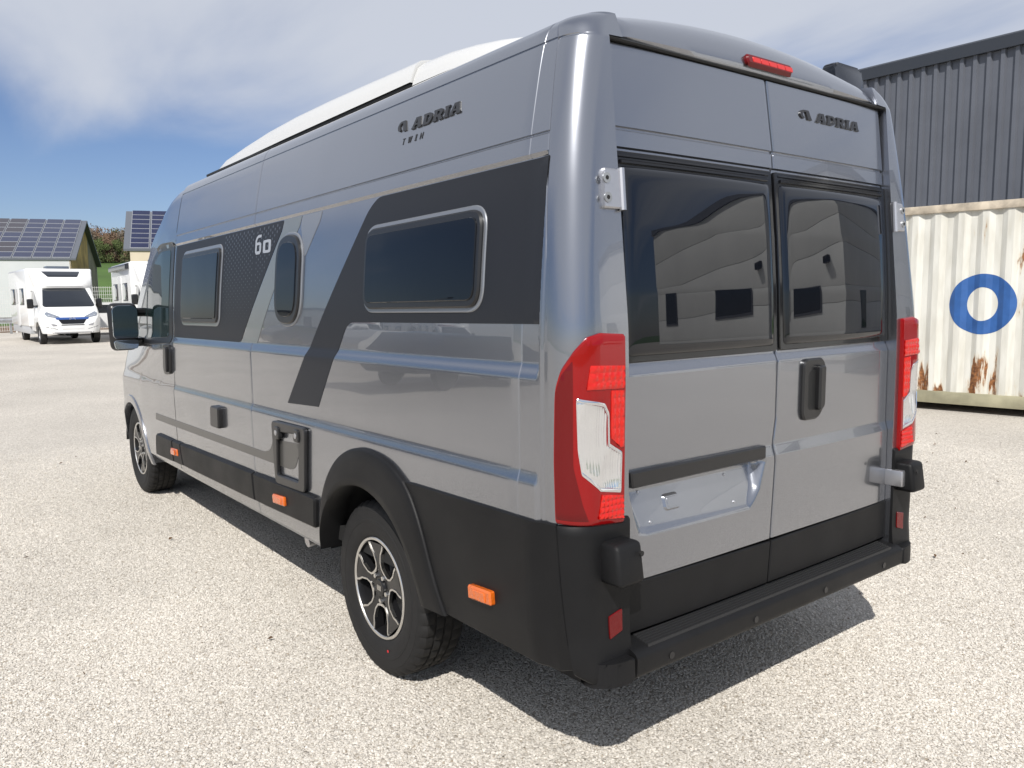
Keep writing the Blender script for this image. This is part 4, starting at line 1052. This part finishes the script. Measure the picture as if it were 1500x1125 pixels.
# ------------------------------------------------------------------ white hall behind the photographer (seen in the rear glass)
wh = mat('white_cladding', (.80, .80, .78), .5, var=.06, var_scale=.7)
WB = empty('white_hall', (-6.7, -12.8, 0)); tag(WB, 'white clad hall mirrored in the rear door windows', 'building')
for i in range(6):
    z0 = .25 + i * .84
    box('cladding_board', -8.4, -.002, -.05, 0, z0, z0 + .830, wh, WB, bev=.003)
    box('end_board', -.05, .0, -9, -.052, z0, z0 + .830, wh, WB, bev=.003)
box('hall_core', -8.35, -.06, -9, -.06, 0, 5.28, mat('grey_joint', (.5, .5, .49), .7), WB); box('parapet', -8.5, .08, -9.1, .08, 5.29, 5.46, clad, WB)
FH = empty('far_hall', (110, 52, 0)); tag(FH, 'long pale hall mirrored in the front side window of the van', 'building')
box('wall', -30, 30, 0, 18, 0, 6.2, mat('pale_hall_wall', (.55, .56, .56), .6, var=.05, var_scale=.2), FH); box('roof', -30.5, 30.5, -.5, 18.5, 6.21, 6.7, clad, FH)
for q in range(5): box('roller_door', -26 + q * 11, -21 + q * 11, -.06, .02, 0, 4.2, clad, FH)
gf = mat('grey_frame', (.10, .10, .11), .4)
for x0, x1 in ((-3.7, -1.4), (-7.6, -6.6)):
    f_ = box('window', x0, x1, -.02, .03, 1.75, 2.85, gf, WB); box('pane', x0 + .06, x1 - .06, .0, .034, 1.81, 2.79, glass_dk, f_)
f_ = box('window', -.02, .03, -3.4, -2.3, 1.2, 2.4, gf, WB); box('pane', .0, .034, -3.34, -2.36, 1.26, 2.34, glass_dk, f_)
box('wall_lamp', -1.0, -.7, 0, .25, 3.3, 3.45, plastic, WB, bev=.02)

# ------------------------------------------------------------------ motorhomes
mh_white = mat('motorhome_white', (.80, .80, .79), .28, 0, .6, .05)
mh_glass = mat('motorhome_glass', (.012, .015, .02), .04, 0, 1.0, .02)
mh_wheel = mat('motorhome_tyre', (.018, .018, .018), .7)
def make_motorhome(name, awning=False, blue=True):
    t = empty(name)
    c_ = build('cab_body', cV, cF, mh_white, t, ang=35, recalc=True)
    panel('windscreen', roundpoly([(.72, 2.10), (-.72, 2.10), (-.87, 1.42), (-.80, 1.37), (.80, 1.37), (.87, 1.42)], .07, 5), FRONT, .006, .006, mh_glass, t, bev=.002, du=.08, dv=.05, ang=60)
    for sy in (1, -1):
        SS = mirror_side(CABSIDE, sy)
        panel('side_window', roundpoly([(4.17, 1.36), (4.17, 1.98), (4.50, 1.98), (4.72, 1.88), (5.36, 1.42), (5.32, 1.35)], .05, 4), SS, .005, .006, mh_glass, t, bev=.001, du=.08, dv=.05)
        hl = panel('headlight', roundpoly([(sy * .88, 1.13), (sy * .80, 1.20), (sy * .42, 1.02), (sy * .40, .97), (sy * .55, .965), (sy * .84, 1.03)], .03, 3), FRONT, .008, .01, mat('headlight_lens', (.30, .33, .38), .1, .4, 1.0, .02), t, bev=.003, du=.05, dv=.04, ang=60)
        panel('lamp_bowl', roundpoly([(sy * .76, 1.13), (sy * .56, 1.04), (sy * .60, 1.0), (sy * .78, 1.06)], .02, 3), FRONT, .011, .004, clear_lens, hl, bev=.001, du=.05, dv=.04, ang=60)
        panel('fog_lamp', roundpoly([(sy * .72, .78), (sy * .52, .72), (sy * .52, .68), (sy * .66, .67)], .015, 3), FRONT, .006, .01, mat('fog_grey', (.30, .30, .31), .4), t, bev=.003, du=.05, dv=.04)
        panel('bumper_crease', [(sy * .86, .66), (sy * .50, .56), (sy * .50, .545), (sy * .86, .64)], FRONT, .004, .006, plastic_s, t, bev=.001, du=.08, dv=.05)
        mb = bmesh.new(); box_bm(mb, -.06, .07, *sorted((sy * 1.06, sy * 1.27)), 1.32, 1.68, .04, 3)
        for v_ in mb.verts: v_.co.x += 5.0
        mr = from_bm('door_mirror', mb, plastic_s, t); tube('mirror_arm', [(5.05, sy * .93, 1.42), (5.0, sy * 1.10, 1.42)], .03, plastic_s, mr, 8)
    panel('grille', roundpoly([(.50, .955), (-.50, .955), (-.36, .745), (.36, .745)], .03, 3), FRONT, .006, .01, gloss_bk, t, bev=.003, du=.08, dv=.04)
    br = panel('grille_bar', roundpoly([(.56, .985), (-.56, .985), (-.52, .905), (.52, .905)], .015, 3), FRONT, .012, .014, mat('blue_grille_bar', (.03, .09, .32), .3, .2, 1.0, .04) if blue else plastic_s, t, bev=.003, du=.05, dv=.04)
    for q in (0, 1):
        z = .925 + q * .035
        panel('chevron', [(.10, z - .030), (.0, z + .022), (-.10, z - .030), (-.10, z - .014), (0, z + .040), (.10, z - .014)], FRONT, .018, .008, silver, br, bev=.001, du=.2, dv=.2)
    panel('lower_grille', roundpoly([(.38, .725), (-.38, .725), (-.38, .690), (.38, .690)], .008, 2), FRONT, .005, .01, plastic_s, t, bev=.002, du=.08, dv=.04)
    panel('number_plate_panel', [(.36, .66), (-.36, .66), (-.36, .555), (.36, .555)], FRONT, .010, .014, mat('plate_white', (.74, .74, .73), .4), t, bev=.002, du=.1, dv=.05)
    panel('bumper_foot', [(.70, .45), (-.70, .45), (-.66, .405), (.66, .405)], FRONT, .006, .01, mat('fog_grey'), t, bev=.002, du=.1, dv=.05)
    # living box and streamlined front over the cab
    bx = bmesh.new(); box_bm(bx, -.95, 4.15, -1.14, 1.14, .62, 2.84, .07, 4); from_bm('living_box', bx, mh_white, t)
    box('skirt', -.90, 3.95, -1.10, 1.10, .34, .70, mat('skirt_grey', (.45, .46, .48), .4), t, bev=.02)
    N = 14; V = []; F_ = []
    prof = [(3.7, 2.05, 1.12), (3.7, 2.80, 1.10), (4.10, 2.83, 1.09), (4.32, 2.79, 1.07), (4.75, 2.55, 1.02), (5.00, 2.30, .965), (5.06, 2.17, .93), (5.02, 2.08, .92), (4.5, 2.04, .96)]
    for x, z, w_ in prof:
        for q in range(N + 1):
            a = -1 + 2 * q / N; y = w_ * (abs(a) ** .9) * (1 if a > 0 else -1)
            back = .30 * abs(a) ** 4 if x > 4.2 else 0; drop = .05 * abs(a) ** 5
            V.append((x - back * (x - 4.2), y, z - drop))
    for i in range(len(prof) - 1):
        for q in range(N): F_.append((i * (N + 1) + q, i * (N + 1) + q + 1, (i + 1) * (N + 1) + q + 1, (i + 1) * (N + 1) + q))
    for q in (0, N): F_.append(tuple(i * (N + 1) + q for i in range(len(prof))))
    build('front_fairing', V, F_, mh_white, t, ang=40, recalc=True)
    fb = BVHTree.FromPolygons([Vector(v) for v in V], F_)
    def FAIR(y, z, o=0.0):
        h = fb.ray_cast(Vector((9, y, z)), Vector((-1, 0, 0)))
        if h[0] is None: return (4.3, y, z)
        n = h[1] if h[1].x > 0 else -h[1]; return tuple(h[0] + n * o)
    panel('skylight', roundpoly([(.66, 2.72), (-.66, 2.72), (-.50, 2.50), (.50, 2.50)], .04, 4), FAIR, .012, .014, mh_glass, t, bev=.004, du=.1, dv=.05)
    letters = mat('grey_print', (.30, .30, .32), .5)
    for i in range(8):
        y = .26 - i * .075
        panel('badge_stroke', [(y, 2.345), (y - .045, 2.345), (y - .045, 2.372), (y, 2.372)], FAIR, .003, .003, letters, t, bev=.0005, du=.3, dv=.1)
    box('roof_hatch', 2.9, 3.6, -.35, .45, 2.83, 2.96, mat('smoke_dome', (.10, .12, .15), .25, 0, .5), t, bev=.03)
    for sy in (1, -1):
        for x0, x1, z0, z1 in ((2.2, 3.3, 1.45, 2.1), (-.4, .7, 1.45, 2.1)):
            f_ = box('box_window', x0, x1, *sorted((sy * 1.135, sy * 1.155)), z0, z1, plastic_s, t, bev=.006); box('pane', x0 + .04, x1 - .04, *sorted((sy * 1.14, sy * 1.160)), z0 + .04, z1 - .04, mh_glass, f_, bev=.004)
    dr = box('entrance_door', 1.2, 1.85, -1.158, -1.138, .62, 2.35, mat('door_white', (.70, .70, .70), .4), t, bev=.006); box('door_window', 1.32, 1.73, -1.164, -1.15, 1.5, 2.1, mh_glass, dr)
    if awning:
        prism('awning', roundpoly([(-1.13, 2.58), (-1.27, 2.58), (-1.27, 2.76), (-1.13, 2.80)], .03, 4), -.6, 3.9, mat('anthracite_case'), t, axis='x')
        panel('red_swoosh', roundpoly([(.95, 2.16), (-.2, 2.20), (-.2, 2.26), (.9, 2.30)], .02, 3), FAIR, .006, .006, mat('maroon_stripe', (.22, .04, .045), .4), t, bev=.001, du=.08, dv=.05)
    for x in (1.05, 5.425):
        for sy in (1, -1):
            w_ = empty('wheel', (x, sy * 1.0, .35), 0, t)
            def lat(nm, pr_, m, w_=w_, sy=sy):
                V = []; F_ = []; n = len(pr_); N = 32
                for k in range(N):
                    a = 2 * math.pi * k / N
                    for r, y in pr_: V.append((r * math.cos(a), sy * y, r * math.sin(a)))
                for k in range(N):
                    for j in range(n - 1): F_.append((k * n + j, k * n + j + 1, ((k + 1) % N) * n + j + 1, ((k + 1) % N) * n + j))
                build(nm, V, F_, m, w_, recalc=True)
            lat('tyre', [(.21, -.2), (.33, -.22), (.35, -.2), (.352, -.02), (.33, 0), (.22, 0), (.20, -.02)], mh_wheel)
            lat('rim', [(.205, -.015), (.19, -.04), (.12, -.02), (.06, -.01), (0, -.01)], steel)
    return t
mh = make_motorhome('motorhome'); mh.location = (38.0, -2.62, 0); mh.rotation_euler = (0, 0, rad(180 + .6))
tag(mh, 'white motorhome facing the camera with blue grille bar and dark roof skylight', 'motorhome', 'motorhomes parked in the yard')
mh2 = make_motorhome('motorhome', awning=True, blue=False); mh2.location = (35.88, -6.27, 0); mh2.rotation_euler = (0, 0, rad(175.7)); mh2.scale = (1.08, 1.08, 1.08)
tag(mh2, 'white motorhome with dark side awning and maroon stripe, half hidden behind the van', 'motorhome', 'motorhomes parked in the yard')
for i, (x, y, a, lb) in enumerate(((42, 27, 200, 'white motorhome mirrored in the big rear side window of the van'), (50, 29, 190, 'white motorhome mirrored in the middle of the van side windows'), (64, 31, 185, 'white motorhome mirrored in the front side window of the van'))):
    o = copy_tree(mh2); o.location = (x, y, 0); o.rotation_euler = (0, 0, rad(a)); tag(o, lb)

# parked car behind, in the gap between the motorhomes
car = empty('parked_car', (40.5, -5.0, 0), rad(95)); tag(car, 'white car parked in the gap between the two motorhomes', 'car')
CP = [(-2.0, .35), (-2.05, .75), (-1.95, 1.02), (-1.55, 1.42), (-.4, 1.50), (.35, 1.46), (1.0, 1.02), (1.85, .86), (2.05, .62), (2.0, .32)]
cb = prism('body', roundpoly(CP, .12, 4), -.86, .86, mh_white, car, axis='y', bev=.07, seg=3)
for sy in (1, -1):
    prism('side_glass', roundpoly([(-1.5, 1.02), (-1.25, 1.38), (.32, 1.40), (.80, 1.02)], .06, 3), *sorted((sy * .84, sy * .872)), mh_glass, car, axis='y')
    for x in (-1.3, 1.3): tube('wheel', [(x, sy * .70, .31), (x, sy * .885, .31)], .31, mh_wheel, car, 24)
    box('headlight', 1.78, 2.02, *sorted((sy * .55, sy * .84)), .66, .80, clear_lens, car, bev=.03)
prism('windscreen', [(.42, 1.415), (.96, 1.04), (.99, 1.06), (.45, 1.44)], -.70, .70, mh_glass, car, axis='y')

dark_blue = mat('dark_blue_car_paint', (.02, .03, .06), .2, .3, 1.0, .03)
for x, y, a, dk, lb in ((11.5, 8.6, 84, True, 'dark blue car mirrored low on the side of the van'), (18.5, 12.5, 92, False, 'white car mirrored in the rear side window of the van'), (22.5, 13.2, 88, False, 'white car mirrored left of the other one in the side window'), (30.0, 13.4, 90, True, 'dark blue car mirrored in the narrow side window')):
    o = copy_tree(car); o.location = (x, y, 0); o.rotation_euler = (0, 0, rad(a)); tag(o, lb, 'car', 'cars parked on the left of the van')
    if dk:
        for ch in o.children:
            if ch.name.startswith('body'): ch.data = ch.data.copy(); ch.data.materials[0] = dark_blue

# ------------------------------------------------------------------ mesh fence, guard rail, lamp
fw = mat('white_fence_paint', (.66, .66, .64), .5)
def fence_panel(y, x, label, h=2.35, w_=2.5, m=fw):
    f = empty('fence_panel', (x, y, 0)); tag(f, label, 'fence', 'white wire fence panels along the yard')
    box('post', -.04, .04, -.04, .04, 0, h + .06, m, f)
    bm = bmesh.new(); n = 24
    for i in range(1, n): box_bm(bm, -.004, .004, i * w_ / n - .007, i * w_ / n + .007, .08, h)
    for z in [.1 + k * .2 for k in range(12)]: box_bm(bm, .004, .014, .04, w_ - .04, z - .008, z + .008)
    tag(from_bm('wire_mesh', bm, m, f, smooth=False), kind='stuff')
    return f
names = ['leftmost white wire fence panel behind the guard rail', 'white wire fence panel beside the tail of the left motorhome', 'white wire fence panel behind the left motorhome', 'white wire fence panel behind the parked white car', 'white wire fence panel left of the second motorhome', 'white wire fence panel behind the second motorhome']
for i in range(6): fence_panel(-1.2 - i * 2.5 - 1.2, 46.5, names[i])
tan = mat('timber_rail', (.38, .30, .17), .7)
gr = empty('guard_rail', (44.8, 0, 0)); tag(gr, 'galvanised guard rail in front of the white wire fence', 'guard rail')
prism('beam', [(0, .52), (.03, .56), (.0, .62), (.0, .70), (.03, .76), (0, .82), (.02, .82), (.055, .76), (.02, .70), (.02, .62), (.055, .56), (.02, .52)], -4.5, 14, galv, gr, axis='y')
for y in (-4, -2, 0, 2, 4, 6): box('post', .06, .14, y - .05, y + .05, 0, .8, galv, gr)
lp = empty('street_lamp', (52, 33, 0)); tag(lp, 'slim street lamp mirrored in the rear side window of the van', 'street lamp')
tube('pole', [(0, 0, 0), (0, 0, 6.6)], [.09, .05], galv, lp, 12); tube('arm', [(0, 0, 6.55), (-.5, .9, 6.75)], .04, galv, lp, 8); box('lamp_head', -.75, -.4, .8, 1.3, 6.70, 6.82, plastic, lp, bev=.03)
tag(sheet('earth_verge', [(46.8, -40, .004), (60, -40, .004), (60, 30, .004), (46.8, 30, .004)], mat('brown_earth', (.16, .10, .06), .95, var=.35, var_scale=1.5)), kind='structure')

# ------------------------------------------------------------------ barns with solar roofs
barn_w = mat('white_barn_sheet', (.60, .61, .62), .5, var=.05, var_scale=.4); barn_wood = mat('weathered_ochre_boards', (.40, .27, .10), .8, var=.45, var_scale=.5); barge = mat('grey_barge', (.11, .12, .14), .5); pv = mat('solar_cells', (.018, .022, .060), .12, .1, .8, .03, var=.15, var_scale=1.2); pv2 = mat('solar_cells_brown', (.035, .026, .030), .12, .1, .8, .03); alu = mat('panel_frame', (.45, .46, .48), .4, .7)
cream = mat('cream_render', (.66, .57, .44), .8, var=.06, var_scale=.5)
def barn(name, label, corner, length, width, eave, rise, nang, cols, rows, wall_m, gable_m, side, cell=None):
    """corner: the visible low corner; depth direction n, long direction L (side +1 to the picture's left)"""
    n = Vector((math.cos(nang), math.sin(nang), 0)); L = Vector((-n.y, n.x, 0)) * side
    t = empty(name, corner); tag(t, label, 'building')
    def W(a, b, z): q = L * a + n * b; return (q.x, q.y, z)
    build('wall', [W(0, .1, 0), W(length, .1, 0), W(length, .1, eave), W(0, .1, eave)], [(0, 1, 2, 3)], wall_m, t, smooth=False)
    nb = 26
    for i in range(nb):
        b0, b1 = .1 + (2 * width - .2) * i / nb, .1 + (2 * width - .2) * (i + .93) / nb
        hz = lambda b: eave + rise * (1 - abs(b - width) / width) - .05
        build('gable_board', [W(.02, b0, 0), W(.02, b1, 0), W(.02, b1, hz(b1)), W(.02, b0, hz(b0)), W(.10, b0, 0), W(.10, b1, 0), W(.10, b1, hz(b1)), W(.10, b0, hz(b0))], [(0, 1, 2, 3), (0, 3, 7, 4), (1, 5, 6, 2)], gable_m if i < 17 else mat('grey_boards', (.22, .20, .15), .85, var=.3, var_scale=.5), t, smooth=False)
    th = .18
    for s_ in (0, 1):
        pts = [(0, eave), (width, eave + rise)] if s_ == 0 else [(width, eave + rise), (2 * width, eave)]
        V = [W(a, b, z + dz) for dz in (0, th) for a in (-.5, length + .5) for b, z in pts]
        build('roof', V, [(0, 1, 3, 2), (4, 6, 7, 5), (0, 4, 5, 1), (2, 3, 7, 6), (0, 2, 6, 4), (1, 5, 7, 3)], barge, t, smooth=False)
    build('back_wall', [W(0, 2 * width - .1, 0), W(length, 2 * width - .1, 0), W(length, 2 * width - .1, eave), W(0, 2 * width - .1, eave)], [(0, 1, 2, 3)], wall_m, t, smooth=False)
    build('far_gable', [W(length - .1, .1, 0), W(length - .1, 2 * width - .1, 0), W(length - .1, 2 * width - .1, eave), W(length - .1, width, eave + rise - .05), W(length - .1, .1, eave)], [(0, 1, 2, 3, 4)], wall_m, t, smooth=False)
    # solar modules
    a0 = .02; cw = (cell or 1.72); rl = 1.0 / rows
    me = [None, None]; sn = Vector(W(0, -rise, 0)).normalized()
    for i in range(cols):
        for j in range(rows):
            brown = (i in (3, 4) and j in (5, 6, 7)) or (i == 3 and j < 3 and j > 0)
            k = 1 if brown and rows > 6 else 0
            f0, f1 = j * rl + .012, (j + 1) * rl - .012
            def q(a, f, h): return W(a, width * f, eave + rise * f + th + h)
            if me[k] is None:
                m_ = bpy.data.meshes.new('solar_panel')
                o0 = Vector(q(0, 0, 0))
                Vv = [Vector(q(a, f, h)) - o0 for h in (.02, .07) for a, f in ((0, 0), (cw - .09, 0), (cw - .09, rl - .02), (0, rl - .02))]
                fr = .05; Vv += [Vector(q(a, f, .074)) - o0 for a, f in ((fr, .05 * rl), (cw - .09 - fr, .05 * rl), (cw - .09 - fr, rl * .93), (fr, rl * .93))]
                m_.from_pydata([tuple(v) for v in Vv], [], [(4, 5, 6, 7), (0, 1, 5, 4), (1, 2, 6, 5), (2, 3, 7, 6), (3, 0, 4, 7), (8, 9, 10, 11)])
                m_.materials.append(alu); m_.materials.append(pv2 if k else pv); m_.polygons[5].material_index = 1; me[k] = m_
            o = bpy.data.objects.new('solar_panel', me[k]); link(o, t); o.location = q(a0 + i * cw, f0, 0)
    return t
bA = rad(-17.5)
barn('solar_barn', 'long barn with solar roof and stained ochre gable on the far left', (89.5, -11.87, 0), 34, 9.5, 5.65, 4.6, bA, 14, 8, barn_w, barn_wood, 1)
barn('solar_barn', 'cream walled building with a blue solar roof right of the wooded hill', (75.0, -14.27, 0), 16, 4.6, 5.9, 3.7, bA, 7, 8, cream, cream, -1, 1.65)

# ------------------------------------------------------------------ hill and trees
def hz_(x, y):
    t = smooth((x - 110) / 150); return 15 * t + .9 * math.sin(x * .03 + y * .05)
V = []; F_ = []; xs = [105 + 12 * i for i in range(26)]; ys = [-170 + 6.8 * i for i in range(26)]
for x in xs:
    for y in ys: V.append((x, y, hz_(x, y) - 1.2 if x > 105 else -.6))
for i in range(25):
    for j in range(25): F_.append((i * 26 + j, (i + 1) * 26 + j, (i + 1) * 26 + j + 1, i * 26 + j + 1))
tag(build('hill', V, F_, mat('hill_grass', (.055, .105, .018), .9, var=.3, var_scale=.05)), kind='structure')
bark = mat('bark', (.09, .07, .05), .9)
leafs = [mat('brown_twigs', (.15, .095, .06), .9, var=.35, var_scale=.6), mat('olive_leaves', (.085, .092, .035), .8, var=.35, var_scale=.6), mat('fresh_green_leaves', (.075, .105, .030), .8, var=.35, var_scale=.6), mat('grey_twigs', (.14, .115, .085), .9, var=.3, var_scale=.6)]
tn = ['brown bare tree', 'olive leafed tree', 'fresh green tree', 'grey bare tree']
def tree(x, y, h, kind, label, seed, shrub=False):
    rnd = random.Random(seed); z = hz_(x, y) - 1.5; t = empty('hill_tree' if not shrub else 'hill_shrub', (x, y, z)); tag(t, label, 'tree' if not shrub else 'shrub', 'trees on the wooded hill')
    bm = bmesh.new(); tube_bm(bm, [(0, 0, 0), (.1, 0, h * .4), (0, .1, h * .8)], [.22, .15, .04], 7)
    limbs = []
    for k in range(7):
        a = rnd.uniform(0, 6.28); z0 = h * rnd.uniform(.25, .6); r = h * rnd.uniform(.2, .34); e = (r * math.cos(a), r * math.sin(a), z0 + h * rnd.uniform(.15, .35)); limbs.append(e); tube_bm(bm, [(0, 0, z0), e], [.08, .025], 5)
    from_bm('trunk', bm, bark, t)
    cs = [(Vector(e), h * rnd.uniform(.13, .2)) for e in limbs] + [(Vector((rnd.uniform(-.1, .1) * h, rnd.uniform(-.1, .1) * h, h * q)), h * rnd.uniform(.13, .2)) for q in (.14, .22, .30, .45, .6, .75, .88)] + [(Vector((rnd.uniform(-.3, .3) * h, rnd.uniform(-.3, .3) * h, h * rnd.uniform(.08, .3))), h * .16) for _ in range(5)]
    V = []; F_ = []
    for c_, r in cs:
        for k in range(120):
            d = Vector((rnd.gauss(0, 1), rnd.gauss(0, 1), rnd.gauss(0, 1))).normalized() * r * rnd.uniform(.35, 1.1); p = c_ + d
            if p.z < .3: continue
            a = Vector((rnd.gauss(0, 1), rnd.gauss(0, 1), rnd.gauss(0, 1))).normalized(); b = a.orthogonal().normalized(); s = h * rnd.uniform(.012, .030); i = len(V)
            V += [p + a * s * 1.4, p + b * s * .6, p - a * s * 1.4, p - b * s * .6]; F_.append((i, i + 1, i + 2, i + 3))
    build('crown', V, F_, leafs[kind], t, smooth=False)
rt = random.Random(3); cnt = 0
side_w = ['at the left end of the wood', 'left of the middle of the wood', 'in the middle of the wood', 'right of the middle of the wood', 'at the right end of the wood']
for row, (x, hh) in enumerate(((232, 6.5), (244, 8.5), (256, 9.5))):
    for i in range(10):
        y = -36 - 2.6 * i - row * 1.0 + rt.uniform(-.6, .6)
        k = rt.choice((0, 3, 0, 1)) if row else rt.choice((1, 2, 1, 0))
        tree(x + rt.uniform(-4, 4), y, hh * rt.uniform(.85, 1.12), k, tn[k] + ', ' + ('first', 'second', 'third', 'fourth', 'fifth', 'sixth', 'seventh', 'eighth', 'ninth', 'tenth')[i] + ' from the left in the ' + ('front', 'middle', 'back')[row] + ' row of the wood', 100 + cnt); cnt += 1
tree(170, -32.8, 2.6, 2, 'small dark shrub alone on the green slope', 77, True)
